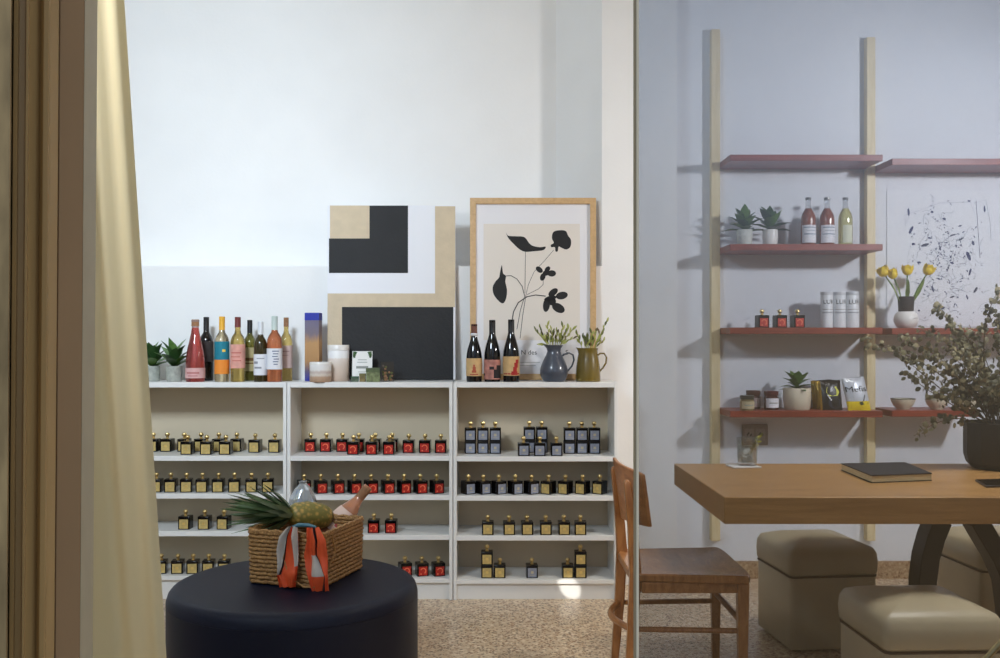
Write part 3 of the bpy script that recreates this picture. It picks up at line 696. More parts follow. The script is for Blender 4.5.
# ------------------------------------------------------------------ pitchers with sprigs
def pitcher(lb, px, d, prof, mm, hr, sprigs, grp):
    z = ZT; t = thing('pitcher', lb, 'pitcher', (X(px, d), d, z + .0005), 0, grp)
    k = d / F; pr = [(a_ * k / 2, (b0 - b_) * k) for b0 in (prof[0][1],) for a_, b_ in prof]
    inner = [(r - .003, h_) for r, h_ in reversed(pr) if h_ > .03]
    m = MB(); m.lathe([(.001, 0)] + pr + inner + [(.001, inner[-1][1])], 32, cap=False)
    top = pr[-1][1]                                      # pull a spout to the left
    for i, v in enumerate(m.v):
        if v[2] > top * .86 and v[0] < 0:
            f_ = (v[2] - top * .86) / (top * .14); c_ = max(0, -v[0] / pr[-1][0]) ** 4; m.v[i] = (v[0] - .010 * f_ * c_, v[1], v[2] + .004 * f_ * c_)
    m.build('body', mm, t)
    m = MB(); hp = [Vector(((a_ - px) * k, 0, (prof[0][1] - b_) * k)) for a_, b_ in hr]
    m.tube(hp, .0055, 10, flat=.8); m.build('handle', mm, t)
    s = thing('leafy_sprigs', sprigs[0], 'cut sprigs', (X(px, d), d, z + top * .45), 0, 'green sprigs in the pitchers')
    ms, ml = MB(), MB(); rnd = random.Random(int(px))
    rim = pr[-1][0] * .7; base = Vector((0, 0, 0))
    for (qx, qy, nl) in sprigs[1]:
        tip = Vector(((qx - px) * k, rnd.uniform(-.03, .03), Z(qy, d) - (z + top * .45)))
        rz_ = top * .55 + .002; hx = max(-rim, min(rim, tip.x * .55))
        mid = Vector((hx, max(-rim * .6, min(rim * .6, tip.y * .5)), rz_))
        start = Vector((mid.x * .3, mid.y * .3, -.02))
        ms.tube([start, mid, mid.lerp(tip, .5) + Vector((0, 0, .004)), tip], .0016, 6)
        for i in range(nl):
            u = (i + .6) / nl; p = mid.lerp(tip, u); a_ = rnd.uniform(0, 6.28)
            dv = (tip - mid).normalized() + Vector((math.cos(a_) * .5, math.sin(a_) * .4, .25)); ml.leaf(p, dv, (math.sin(a_), -1, .3), rnd.uniform(.022, .034), rnd.uniform(.010, .015), .0015, .1, rnd.choice((0, 0, 3, 1, 2)))
    ms.build('stems', mat('sprig_stem', (150, 150, 70), .6), s); ml.build('leaves', [mat('sprig_leaf', (150, 156, 74), .5, var=.3, scale=60), mat('sprig_leaf_dark', (96, 104, 48), .5), mat('sprig_leaf_brown', (92, 80, 46), .5), mat('sprig_leaf_lime', (172, 174, 92), .5)], s)
PB = mat('blue_grey_glaze', (74, 80, 92), .28, var=.08, scale=14, coat=.3); PO = mat('olive_glaze', (112, 94, 36), .26, var=.22, scale=12, coat=.35)
pitcher('blue-grey round-bellied ceramic pitcher holding green sprigs', 554, 4.74, [(20, 381.5), (22, 380.5), (25, 378), (28, 374), (28, 370.5), (26, 366), (21.5, 360.5), (16, 355), (13.4, 351.5), (14.5, 348.5), (18.5, 345.2)], PB,
        [(561, 357), (564, 354.5), (569, 353), (573, 355), (574, 360), (572, 366), (567, 372)],
        ('green sprigs standing in the blue-grey pitcher', [(535, 330, 6), (540, 327, 5), (547, 325, 6), (552, 333, 4), (557, 331, 5), (563, 326, 6), (569, 328, 6), (573, 329, 5), (574, 338, 4), (545, 338, 4), (560, 337, 4), (541, 345, 3), (551, 329, 4)]), 'glazed pitchers')
pitcher('olive-brown tapered ceramic pitcher holding green sprigs', 588, 4.74, [(24, 381.5), (25, 380.5), (25, 376), (24, 368), (21.5, 359), (19.5, 354), (19.5, 351), (20.5, 348.2)], PO,
        [(597, 356), (600, 353.5), (604, 353.5), (606.5, 357), (606, 363), (603, 368), (599, 372)],
        ('green sprigs standing in the olive pitcher', [(577, 334, 5), (583, 338, 4), (588, 336, 5), (592, 332, 5), (596, 330, 5), (600, 333, 4), (607, 321, 8), (604, 341, 4), (594, 339, 4), (586, 341, 4)]), 'glazed pitchers')

# ------------------------------------------------------------------ posts and red shelves
DF = 4.84; PD = 5.045
x_l0, x_l1 = X(711.4, PD), X(720.2, PD); x_r0, x_r1 = X(867, PD), X(875.6, PD)
for lb, x0, x1, ty in (('pale pine post nearest the white pillar, holding the red shelves', x_l0, x_l1, 29), ('pale pine post holding red shelves, between bottles and ink drawing', x_r0, x_r1, 37)):
    m = MB(); m.box(x0, x1, PD, DR, Z(541, PD), Z(ty, PD)); tag(m.build('shelf_post', PINE, bevel=.002), lb, 'post', 'pine posts of the wall shelving')
def shelf(lb, x0, x1, py):
    m = MB(); zt = Z(py, DF); m.box(x0, x1, DF, DR - .001, zt - .032, zt); return tag(m.build('wall_shelf', SHELF_RED, bevel=.0015), lb, 'shelf', 'red stained wall shelves')
g_ = .001; XR = 3.0
shelf('empty red wall shelf between the posts, above the soda bottles', x_l1 + g_, x_r0 - g_, 154.5)
shelf('topmost red wall shelf above the blue ink drawing', x_r1 + g_, XR, 158.5)
shelf('red wall shelf carrying two potted plants and soda bottles', x_l1 + g_, x_r0 - g_, 244)
shelf('red wall shelf carrying three perfume bottles and white tubes', x_l1 + g_, x_r0 - g_, 327.5)
shelf('red wall shelf carrying the yellow tulips', x_r1 + g_, XR, 328)
shelf('red wall shelf carrying jars, planter and snack bags', x_l1 + g_, x_r0 - g_, 411)
shelf('red wall shelf carrying the small bowls', x_r1 + g_, X(980, DF), 410.5)
Z2, Z3, Z3b, Z4, Z4b = Z(244, DF), Z(327.5, DF), Z(328, DF), Z(411, DF), Z(410.5, DF)
d = 4.93
plant('spiky plant in patterned pale pot, nearest the pine post, upper red shelf', 744.5, d, Z2, 15.5, 230, 21, 10, mat('patterned_pale_pot', (206, 208, 200), .6, var=.12, scale=70), 12, 'plants on the upper red shelf', el=(14, 80))
plant('spiky plant in plain white pot beside the soda bottles', 770.2, d, Z2, 15, 230, 21, 11, CERW, 19, 'plants on the upper red shelf', el=(14, 80))
CLR = thin_glass('clear_bottle_glass', (.86, .87, .88), .06)
CAPG = mat('grey_crown_cap', (130, 126, 124), .35, metal=.6)
STR = [(.36, .38, -50, 50), (.22, .24, -50, 50), (.30, .31, -30, 40)]
RB = glassy('reddish_brown_soda', (150, 74, 40), .3)
bottle('soda_bottle', 'red-brown soda bottle beside the plain white plant pot', 808.3, d, Z2, 14.4, 198, SODA, RB, [(.05, .42, WL, 70)], CAPG, .955, 'soda bottles on the red shelf', fill=(.76, CLR), extra=scribble((120, 140, 160), STR), capname='crown_cap')
bottle('soda_bottle', 'red-brown soda bottle standing next to the pale yellow one', 827, d, Z2, 14.4, 198, SODA, RB, [(.05, .42, WL, 70)], CAPG, .955, 'soda bottles on the red shelf', fill=(.76, CLR), extra=scribble((120, 140, 160), STR), capname='crown_cap')
bottle('soda_bottle', 'pale yellow soda bottle next to the second pine post', 845.4, d, Z2, 13.8, 198, SODA, glassy('pale_yellow_soda', (230, 224, 150), .7), [(.05, .42, mat('pale_label', (214, 216, 190), .7), 40)], CAPG, .955, 'soda bottles on the red shelf', fill=(.76, CLR), capname='crown_cap')
for i, px in enumerate((762, 779.8, 797.4)):
    perfume('red', px, d, Z3, 6, ['red-labelled perfume bottle on red wall shelf, nearest the first post', 'middle red-labelled perfume bottle of three on the red wall shelf', 'red-labelled perfume bottle on red wall shelf, nearest the white tubes'][i], 'perfume bottles on the red wall shelf')
TUBE = mat('white_tube', (226, 228, 230), .35)
for i, px in enumerate((826.8, 839.6, 852.2)):
    t = thing('paper_tube', ['white printed tube nearest the perfume bottles on the red shelf', 'middle white printed tube of three on the red shelf', 'white printed tube nearest the second pine post'][i], 'canister', (X(px, d), d, Z3 + .0005), 0, 'white tubes on the red wall shelf')
    r = 12 * d / F / 2; h = Z(292, d) - Z3; m = MB(); m.lathe([(.001, 0), (r, 0), (r, h * .9), (r * .985, h * .905)], 24); m.build('tube_body', TUBE, t)
    m = MB(); m.lathe([(r * 1.01, h * .905), (r * 1.02, h * .91), (r * 1.02, h - .003), (r * .97, h), (.001, h + .0004)], 24); m.build('lid', mat('grey_white_lid', (206, 208, 212), .35), t)
    vs, fs = text_mesh('LUR', .032); m = MB()
    m.add([Vector(((r + .0008) * math.sin(v.x / r), -(r + .0008) * math.cos(v.x / r), h * .66 + v.y + 0)) for v in vs], fs); m.build('lettering', INK, t, flat=True)
    m = MB(); ring_part(None, h * .50, h * .515, 0, m, r + .0006, -60, 50, 10); ring_part(None, h * .40, h * .44, 1, m, r + .0006, -60, 60, 10); m.build('printed_band', [mat('grey_print', (150, 152, 146), .8), mat('light_grey_print', (176, 178, 184), .8)], t)
# tulips
d = 4.92; t = thing('tulip_vase', 'white round vase with dark brown collar holding yellow tulips', 'vase', (X(906, d), d, Z3b + .0005))
k = d / F; m = MB(); m.lathe([(.001, 0)] + [(a_ * k / 2, (327.5 - b_) * k) for a_, b_ in ((14, 327.5), (19, 325.5), (23, 321), (23.5, 318), (21, 314), (16, 311))], 28); m.build('vase_body', CERW, t)
m = MB(); m.lathe([(a_ * k / 2, (327.5 - b_) * k) for a_, b_ in ((13.6, 311.5), (14.2, 310), (16, 296), (15, 296), (13.4, 305))], 28, cap=False); m.lathe([(.001, 18 * k), (13.4 * k / 2, 18 * k)], 28, cap=False); m.build('collar', mat('dark_brown_collar', (52, 40, 34), .5), t)
m = MB(); vs_ = [Vector((X(px_, d) - X(906, d), -(23.6 * k / 2) * .97 + .02 * ((px_ - 906) / 12) ** 2 * .5, (327.5 - py_) * k)) for px_, py_ in ((905, 320), (909, 318), (913, 317.5), (909, 319.5), (914, 319))]
m.tube(vs_[:3], .001, 5); m.build('painted_stroke', mat('blue_stroke', (60, 70, 110), .6), t)
YT = mat('yellow_tulip', (244, 210, 40), .5, var=.15, scale=30); TS = mat('tulip_stem', (96, 122, 52), .5, var=.2, scale=30)
for i, (px_, py_, w_, lb) in enumerate(((885.5, 272, 10, 'leftmost yellow tulip in the white vase, leaning towards the post'), (894, 274.5, 8.5, 'smaller yellow tulip second from the post in the white vase'), (907.3, 271, 9, 'upright yellow tulip in the middle of the white vase'), (926.5, 270.5, 9.5, 'yellow tulip leaning right over the ink drawing'))):
    base = Vector((X(906 + (px_ - 906) * .22, d), d + .004 * (i - 1.5), Z3b + (327.5 - 304) * k)); tip = P(px_, py_ + 4, d - .01 * (i % 2))
    o = thing('tulip', lb, 'flower', base, 0, 'yellow tulips in the white vase'); tl = tip - base
    m = MB(); m.tube([Vector((0, 0, -.02)), tl * .45 + Vector((0, 0, .012)), tl], .0034, 8); m.build('stem', TS, o)
    dr = (tl + Vector((0, 0, .02))).normalized(); M = dr.to_track_quat('Z', 'Y').to_matrix().to_4x4(); wr = w_ * k / 2 * 1.1; m = MB()
    m.lathe([(.001, -.003), (wr * .6, .002), (wr * .98, .014), (wr, .026), (wr * .8, .042), (wr * .55, .050)], 14, M=Matrix.Translation(tl) @ M, cap=False)
    for q in range(6): a_ = q * 1.047; m.leaf(tl + M.to_3x3() @ Vector((wr * .5 * math.cos(a_), wr * .5 * math.sin(a_), .004)), M.to_3x3() @ Vector((math.cos(a_) * .25, math.sin(a_) * .25, 1)), M.to_3x3() @ Vector((math.cos(a_), math.sin(a_), 0)), .052, wr * 1.3, .001, -.08)
    m.build('petals', YT, o)
    m = MB(); sd = -1 if px_ < 906 else 1
    m.leaf(Vector((0, -.004, 0)), (tl.x * .9 + .012 * sd, -.01, tl.z * .8), (-sd, -.6, .2), tl.length * .85, .028, .001, -.14); m.build('leaf', mat('tulip_leaf', (146, 170, 84), .5, var=.15, scale=20), o)
# ink drawing
p0 = Vector((0, 5.0855, 0)); n = Vector((0, -1, 0))
t = thing('ink_drawing', 'white sheet splattered with navy ink, standing behind the tulips', 'drawing')
cells('board', [(887, 190, 1040, 326.5, 0)], p0, n, -.0015, .0015, [mat('drawing_paper', (238, 240, 244), .8)], t)
m = MB(); rnd = random.Random(21)
def blob(px_, py_, a_, b_, ang):
    pts = [(px_ + a_ * math.cos(q) * math.cos(ang) - b_ * math.sin(q) * math.sin(ang), py_ + a_ * math.cos(q) * math.sin(ang) + b_ * math.sin(q) * math.cos(ang)) for q in [k_ * .785 for k_ in range(8)]]
    q = [onplane(x_, y_, p0, n) + n * .0006 for x_, y_ in pts]; m.add(q, [tuple(range(8))], rnd.choice((0, 0, 1)))
BL = [(908.5, 212, 4, 1.2, 1.5), (911, 230, 4.5, 1.5, -1.1), (925, 245, 4.5, 1.5, -.3), (932, 212, 1.6, 1.2, 0), (940, 248, 3, .8, 1.4), (968.5, 256, 5, 1.8, 1.2), (973, 243, 2.4, 1.4, 1.3), (984.5, 209, 3.5, 1, 1.5), (970, 272, 4, 1.1, -1.3), (975.5, 290, 3.6, 1.3, -1.0), (944, 219, 2, 1, .4), (953, 235, 3, .8, -.2), (961, 239, 3.5, .9, -.5), (913.5, 244, 1.8, 1.2, 0), (919, 262.5, 2, 1.2, 0), (952, 263, 2.2, 1, .3), (932.5, 289, 3.5, .9, 1.2), (952, 297, 2.4, .9, -.3), (939, 279, 1.8, .8, .2), (969, 201, 1.8, .8, 0), (930, 238, 2.5, .7, .1), (960, 226, 2, .7, -.2), (919, 310.5, 1.2, 1, 0), (943, 308, 2.5, .8, -.5), (967, 297, 2.2, .8, 1.3)]
for b_ in BL: blob(*b_)
for i in range(230):
    x_, y_ = rnd.gauss(945, 20), rnd.gauss(262, 30)
    if 905 < x_ < 985 and 200 < y_ < 318: blob(x_, y_, rnd.uniform(.4, 1.6), rnd.uniform(.3, .6), rnd.uniform(0, 3.1))
def stroke(pts, w): m.tube([onplane(x_, y_, p0, n) + n * .0004 for x_, y_ in pts], w * .0034, 4, 2 if w < .3 else 0)
stroke([(976, 201), (978, 230), (980, 258)], .35); stroke([(974, 203), (986, 200), (990, 222), (991, 240)], .25); stroke([(940, 250), (942, 243), (950, 236), (958, 234)], .35)
stroke([(905, 218), (905, 226), (909, 216)], .2); stroke([(903, 216), (940, 203), (970, 202), (975, 214)], .18); stroke([(911, 244), (907, 260), (910, 280)], .18); stroke([(925, 290), (931, 303), (940, 310), (950, 306)], .2)
for i in range(120):
    x_, y_ = rnd.gauss(945, 17), rnd.gauss(266, 27); a_ = rnd.uniform(0, 6.28); L = rnd.uniform(4, 13)
    stroke([(x_, y_), (x_ + L * .5 * math.cos(a_) + 1, y_ + L * .5 * math.sin(a_)), (x_ + L * math.cos(a_ + .4), y_ + L * math.sin(a_ + .4))], .24)
m.build('ink_marks', [mat('navy_ink', (34, 42, 98), .6), mat('slate_ink', (60, 66, 90), .6), mat('grey_ink', (120, 126, 146), .6)], t, flat=True)
# jars, planter, bags, bowls
d = 4.93
def jar(lb, px_, d_, wp, top, body, lid, lab):
    t = thing('glass_jar', lb, 'jar', (X(px_, d_), d_, Z4 + .0005), 0, 'small jars on the lower red shelf')
    r = wp * d_ / F / 2; h = Z(top, d_) - Z4; m = MB(); m.lathe([(.001, 0), (r * .94, 0), (r, .004), (r, h * .68), (r * .85, h * .75), (r * .85, h * .8)], 22); m.build('glass_body', body, t)
    m = MB(); m.lathe([(r * .98, h * .76), (r * 1.0, h * .77), (r * 1.0, h * .99), (r * .94, h), (.001, h + .0003)], 22); m.build('lid', lid, t)
    m = MB(); ring_part(None, h * .12, h * .62, 0, m, r + .0004, -60, 70, 14); m.build('paper_label', lab, t)
    m = MB(); ring_part(None, h * .34, h * .40, 0, m, r + .0012, -30, 40, 8); m.build('lettering', mat('grey_print', (150, 152, 146), .8), t)
jar('low jar with dark olive lid and tan label, in front on the red shelf', 747, 4.885, 14, 395.5, glassy('honey_jar', (170, 150, 104), .4), mat('dark_olive_lid', (58, 56, 44), .4), mat('tan_jar_label', (190, 176, 140), .7))
jar('taller jar with brown lid behind the low jar', 753.2, 4.99, 14, 390.5, glassy('plum_jar', (104, 70, 66), .2), mat('brown_lid', (84, 56, 50), .4), mat('mauve_label', (160, 144, 144), .7))
jar('jar with maroon lid and white label beside the cream planter', 771.3, 4.93, 14, 391, glassy('maroon_jar', (92, 52, 50), .2), mat('maroon_lid', (92, 44, 46), .4), WL)
plant('leafy plant in large cream planter beside the snack bags', 797, 4.93, Z4, 27, 388, 18, 9, TERRA, 31, None, n=16, potname='planter', el=(5, 75))
def bag(lb, c4, depth, mats, ptfun, parts, grp):
    """a puffed foil bag: c4 = px corners TL, TR, BR, BL on a vertical plane at depth"""
    t = thing('snack_bag', lb, 'snack bag', (0, 0, 0), 0, grp)
    nu, nv = 12, 14; m = MB(); front, back = [], []
    for j in range(nv + 1):
        for i in range(nu + 1):
            u, v = i / nu, j / nv
            q = (Vector(c4[0]) * (1 - u) + Vector(c4[1]) * u) * (1 - v) + (Vector(c4[3]) * (1 - u) + Vector(c4[2]) * u) * v
            puff = .022 * (math.sin(math.pi * u) ** .6) * (math.sin(math.pi * min(1, v * 1.02 + .02 if v > .04 else 0)) ** .5 if 0.04 < v < .98 else .03) + .0015
            lean = .03 * (1 - v)
            wr = .0015 * math.sin(9 * u + 5 * v) * math.sin(math.pi * u)
            front.append(P(q.x, q.y, depth) + Vector((0, lean - puff + wr, 0))); back.append(P(q.x, q.y, depth) + Vector((0, lean + puff * .8, 0)))
    N = (nu + 1) * (nv + 1); fs, ms = [], []
    for j in range(nv):
        for i in range(nu):
            a_ = j * (nu + 1) + i; m.add([], []); fs.append((a_, a_ + nu + 1, a_ + nu + 2, a_ + 1)); ms.append(ptfun(i / nu, j / nv)); fs.append((N + a_ + 1, N + a_ + nu + 2, N + a_ + nu + 1, N + a_)); ms.append(ptfun(.99, j / nv))
    for j in range(nv):
        for i_ in (0, nu):
            a_ = j * (nu + 1) + i_; fs.append((a_, N + a_, N + a_ + nu + 1, a_ + nu + 1)); ms.append(ptfun(i_ / nu, j / nv))
    b_ = len(m.v); m.v += [tuple(v) for v in front + back]
    for f_, k_ in zip(fs, ms): m.f.append(f_); m.m.append(k_)
    m.build('foil_pouch', mats, t, sharp=80)
    # printed details float just on the front skin
    def skin(u, v):
        i = min(nu - 1, int(u * nu)); j = min(nv - 1, int(v * nv)); fu, fv = u * nu - i, v * nv - j; a_ = j * (nu + 1) + i
        return (front[a_] * (1 - fu) + front[a_ + 1] * fu) * (1 - fv) + (front[a_ + nu + 1] * (1 - fu) + front[a_ + nu + 2] * fu) * fv + Vector((0, -.0015, 0))
    for nm, poly, mm in parts:
        m = MB(); m.add([skin(u, v) for u, v in poly], [tuple(range(len(poly)))]); m.build(nm, mm, t, flat=True)
    return t, skin
BLKF = mat('black_foil', (34, 30, 28), .3, var=.2, scale=40); YELF = mat('yellow_foil', (232, 206, 40), .35); GOLF = mat('gold_foil', (176, 140, 52), .3, metal=.5); WHF = mat('silver_white_foil', (206, 210, 216), .3, metal=.2)
ell = lambda cu, cv, ru, rv: [(cu + ru * math.cos(k_ * .5236), cv + rv * math.sin(k_ * .5236)) for k_ in range(12)]
GBAG = 'snack bags on the lower red shelf'
for i, (o_, dd) in enumerate(((-7.5, 5.006), (-4, 4.962))):
    bag(['gold-edged dark snack bag rearmost behind the black one', 'gold-edged dark snack bag directly behind the black one'][i], [(820 + o_, 381 + i * .6), (841 + o_, 379.5 + i * .6), (842 + o_, 410.2), (819.5 + o_ + 1, 410.2)], dd, [BLKF, GOLF], lambda u, v: 1 if u < .2 else 0, [], GBAG)
bag('black snack bag with yellow-topped label, left of the white bag', [(820, 382), (842, 380), (842.5, 411), (820.5, 411)], 4.91, [BLKF, GOLF], lambda u, v: 0 if u > .02 else 1,
    [('yellow_label', [(.32, .2), (.75, .2), (.88, .38), (.78, .5), (.4, .5), (.26, .36)], mat('lime_label', (206, 204, 70), .5)), ('printed_oval', ell(.62, .72, .28, .2), mat('blue_black_print', (50, 54, 66), .4)), ('printed_streak', [(.28, .45), (.34, .45), (.5, .62), (.46, .66)], WL)], GBAG)
tb, sk = bag('white snack bag with yellow lower part and black lettering', [(843.5, 379), (866, 377), (871, 410.4), (848, 410.4)], 4.875, [WHF, YELF], lambda u, v: 1 if v > .66 else 0,
    [('leaf_print', [(.5, .76), (.62, .72), (.95, .75), (.9, .79), (.66, .82), (.56, .84)], mat('dark_green_print', (50, 60, 30), .5)), ('stalk_print', [(.68, .7), (.8, .52), (.84, .54), (.72, .72)], mat('blue_black_print', (50, 54, 66), .4))], GBAG)
vs, fs = text_mesh('Mefis', 1.0); xs = [v.x for v in vs]; x0_, x1_ = min(xs), max(xs)
m = MB(); m.add([sk(.05 + .9 * (v.x - x0_) / (x1_ - x0_), .42 - .24 * v.y) + Vector((0, -.0008, 0)) for v in vs], fs); m.build('lettering', INK, tb, flat=True)
def bowl(lb, px_, wp, top):
    d_ = 4.93; t = thing('enamel_bowl', lb, 'bowl', (X(px_, d_), d_, Z4b + .0005), 0, 'small bowls on the lower red shelf'); r = wp * d_ / F / 2; h = Z(top, d_) - Z4b
    m = MB(); m.lathe([(.001, 0), (r * .5, 0), (r * .52, .004), (r * .8, h * .4), (r * .95, h * .8), (r * .98, h - .003), (r * .92, h - .003), (r * .75, h * .4), (r * .4, .008), (.001, .007)], 28, cap=False); m.build('bowl_body', mat('cream_enamel', (222, 214, 188), .35), t)
    m = MB(); m.lathe([(r * .95, h - .004), (r * 1.0, h - .002), (r * 1.0, h), (r * .93, h), (r * .92, h - .004)], 28, cap=False); m.build('dark_rim', mat('dark_rim', (60, 54, 52), .4), t)
bowl('small cream bowl with dark rim, nearer the pine post', 903, 24, 398.5)
bowl('small cream bowl with dark rim, half hidden by eucalyptus', 937, 23, 399)
bowl('small cream bowl with dark rim, behind the eucalyptus leaves', 966, 22, 399.5)
# double socket on the wall
t = thing('wall_socket', 'grey double wall socket under the lowest red shelf', 'socket', (X(754.5, DR), DR, Z(434.5, DR)))
k = DR / F; m = MB(); m.cbox(0, -.006, 0, 26 * k, .012, 21 * k); m.build('face_plate', mat('grey_plate', (150, 138, 128), .5), t, bevel=.003)
for sx in (-6, 5.5):
    m = MB(); m.cbox(sx * k, -.0135, 0, 9 * k, .003, 12 * k); s_ = m.build('socket_insert', mat('light_plate', (170, 160, 152), .5), t, bevel=.001)
    m = MB(); M = Matrix.Translation((sx * k, -.0155, 0)) @ Matrix.Rotation(R(35), 4, 'Y')
    m.cbox(-.008, 0, 0, .006, .002, .02, 0, M); m.cbox(.008, 0, .004, .006, .002, .014, 0, M); m.build('socket_holes', INK, s_)

# ------------------------------------------------------------------ table and things on it
TZ = .76; f_l = onz(726, 497.3, TZ); b_l = onz(673, 463.5, TZ); TX = (f_l.x + b_l.x) / 2; TXR = 2.72; TYF, TYB = f_l.y, b_l.y
t = thing('table', 'long oak table with thick top on a dark curved steel base', 'table', ((TX + TXR) / 2, (TYF + TYB) / 2, 0))
w, dp = (TXR - TX) / 2, (TYB - TYF) / 2
m = MB(); m.box(-w, w, -dp, dp, TZ - .086, TZ); m.build('tabletop', OAK, t, bevel=.003)
tc = (TX + TXR) / 2; yc = (TYF + TYB) / 2; dl = 3.50
def legpts(lst): return [P(px_, py_, dl) - Vector((tc, yc, 0)) for px_, py_ in lst]
zf = .03
pl = legpts([(938, 519), (931, 536), (925.5, 556), (922.5, 580), (922.5, 610)]); e_ = pl[-1].copy(); e_.z = zf; e_.x -= .01; pl.append(e_)
pr = legpts([(974, 519), (984, 536), (996, 556), (1006, 580), (1010, 610)]); e_ = pr[-1].copy(); e_.z = zf; e_.x += .01; pr.append(e_)
def flatbar(pts, w, th):
    m = MB(); rings = []
    for i, p in enumerate(pts):
        tg = (pts[min(i + 1, len(pts) - 1)] - pts[max(0, i - 1)]).normalized(); nn = Vector((-tg.z, 0, tg.x))
        rings += [p + nn * s1 * w / 2 + Vector((0, s2 * th / 2, 0)) for s1, s2 in ((-1, -1), (1, -1), (1, 1), (-1, 1))]
    fs = [(i * 4 + k_, i * 4 + (k_ + 1) % 4, i * 4 + 4 + (k_ + 1) % 4, i * 4 + 4 + k_) for i in range(len(pts) - 1) for k_ in range(4)] + [(0, 1, 2, 3), tuple(len(rings) - 4 + k_ for k_ in range(4))]
    return m.add(rings, fs)
flatbar(pl, .066, .09).build('leg', CHAR, t, bevel=.003); flatbar(pr, .066, .09).build('leg', CHAR, t, bevel=.003)
m = MB(); m.box(pl[0].x - .05, pr[0].x + .05, pl[0].y - .12, pl[0].y + .12, TZ - .098, TZ - .0865); m.build('mounting_plate', CHAR, t)
for q in (pl, pr):
    m = MB(); m.cbox(q[-1].x, q[-1].y, .015, .08, .2, .03); m.build('foot_bar', CHAR, t, bevel=.004)
# coaster, glass, sprig
cc = onz(744, 467, TZ); m = MB(); m.cbox(0, 0, .003, .115, .09, .005); o = m.build('coaster', PAPER, loc=(cc.x - .002, cc.y + .0, TZ + .0003), bevel=.001); o.rotation_euler.z = R(6); tag(o, 'white paper coaster under the water glass', 'coaster')
gc = Vector((X(747, cc.y + .015), cc.y + .012, TZ + .0060)); t = thing('water_glass', 'clear tumbler of water with a yellow sprig on the oak table', 'glass', gc)
r = 21 * gc.y / F / 2; h = Z(437.5, gc.y) - gc.z
TG = thin_glass('tumbler_glass', (.93, .95, .94), .09, .02)
m = MB(); m.lathe([(.001, 0), (r * .86, 0), (r * .9, .004), (r, h), (r - .002, h), (r * .86, .012), (.001, .011)], 28, cap=False); m.build('tumbler', TG, t)
m = MB(); m.lathe([(.001, .0125), (r * .83, .0125), (r * .92, h * .66), (.001, h * .66)], 24, cap=False); m.build('water', thin_glass('water', (.93, .95, .95), .10, .05), t)
m = MB()
for i, (ax, ay, az) in enumerate(((-.012, .0, .028), (.010, -.006, .03), (-.004, .008, .045), (.008, .008, .05))): m.cbox(0, 0, 0, .022, .022, .022, 0, Matrix.Translation((ax, ay, az)) @ Matrix.Rotation(.5 + i, 4, (1, .5, i)))
m.build('ice', mat('ice', (240, 244, 244), .2, trans=.15), t, bevel=.003)
t2 = thing('flower_sprig', 'yellow-green flower sprig standing in the water glass', 'sprig', gc)
m = MB(); a_ = Vector((.0, -.004, .02)); b_ = P(759.5, 437, gc.y) - gc; m.tube([a_, a_.lerp(b_, .5), b_], .0016, 6); m.build('stem', mat('sprig_stem', (150, 150, 70), .6), t2)
m = MB(); rnd = random.Random(3)
for i in range(16):
    u = .42 + .6 * i / 15; m.leaf(a_.lerp(b_, u), (rnd.uniform(-.6, .9), rnd.uniform(-.6, .6), rnd.uniform(.1, 1)), (0, -1, .5), .02, .009, .001, .1, rnd.randrange(2))
m.build('petals', [mat('sprig_yellow', (190, 180, 60), .5), mat('sprig_leaf_dark', (96, 104, 48), .5)], t2)
# notebook
q = [onz(841, 463.2, TZ + .028), onz(905, 462, TZ + .028), onz(932, 473, TZ + .028), onz(871.5, 475.3, TZ + .028)]
t = thing('notebook', 'closed black notebook with cream pages lying on the oak table', 'notebook')
def slab(pts, z0, z1, k_=1.0):
    c_ = sum(pts, Vector()) / 4; qq = [c_ + (v - c_) * k_ for v in pts]
    m = MB(); m.add([Vector((v.x, v.y, z)) for z in (z0, z1) for v in qq], [(3, 2, 1, 0), (4, 5, 6, 7), (0, 1, 5, 4), (1, 2, 6, 5), (2, 3, 7, 6), (3, 0, 4, 7)]); return m
NB = mat('black_cloth_cover', (34, 34, 38), .6, bump=.1, scale=300)
slab(q, TZ + .0003, TZ + .0035).build('back_cover', NB, t); slab(q, TZ + .0035, TZ + .0245, .985).build('page_block', mat('cream_pages', (226, 212, 170), .8, bump=.25, scale=8, stretch=(1, 1, 120)), t); slab(q, TZ + .0245, TZ + .028).build('front_cover', NB, t)
# phone
q = [onz(975, 481.5, TZ), onz(1012, 480.5, TZ), onz(1026, 487, TZ), onz(986, 488, TZ)]
t = thing('phone', 'dark phone lying on the oak table below the plant pot', 'phone')
slab(q, TZ + .0003, TZ + .008).build('phone_body', mat('dark_phone', (40, 32, 28), .35), t, bevel=.002); slab(q, TZ + .008, TZ + .0084, .94).build('screen', mat('phone_screen', (18, 18, 20), .1), t)
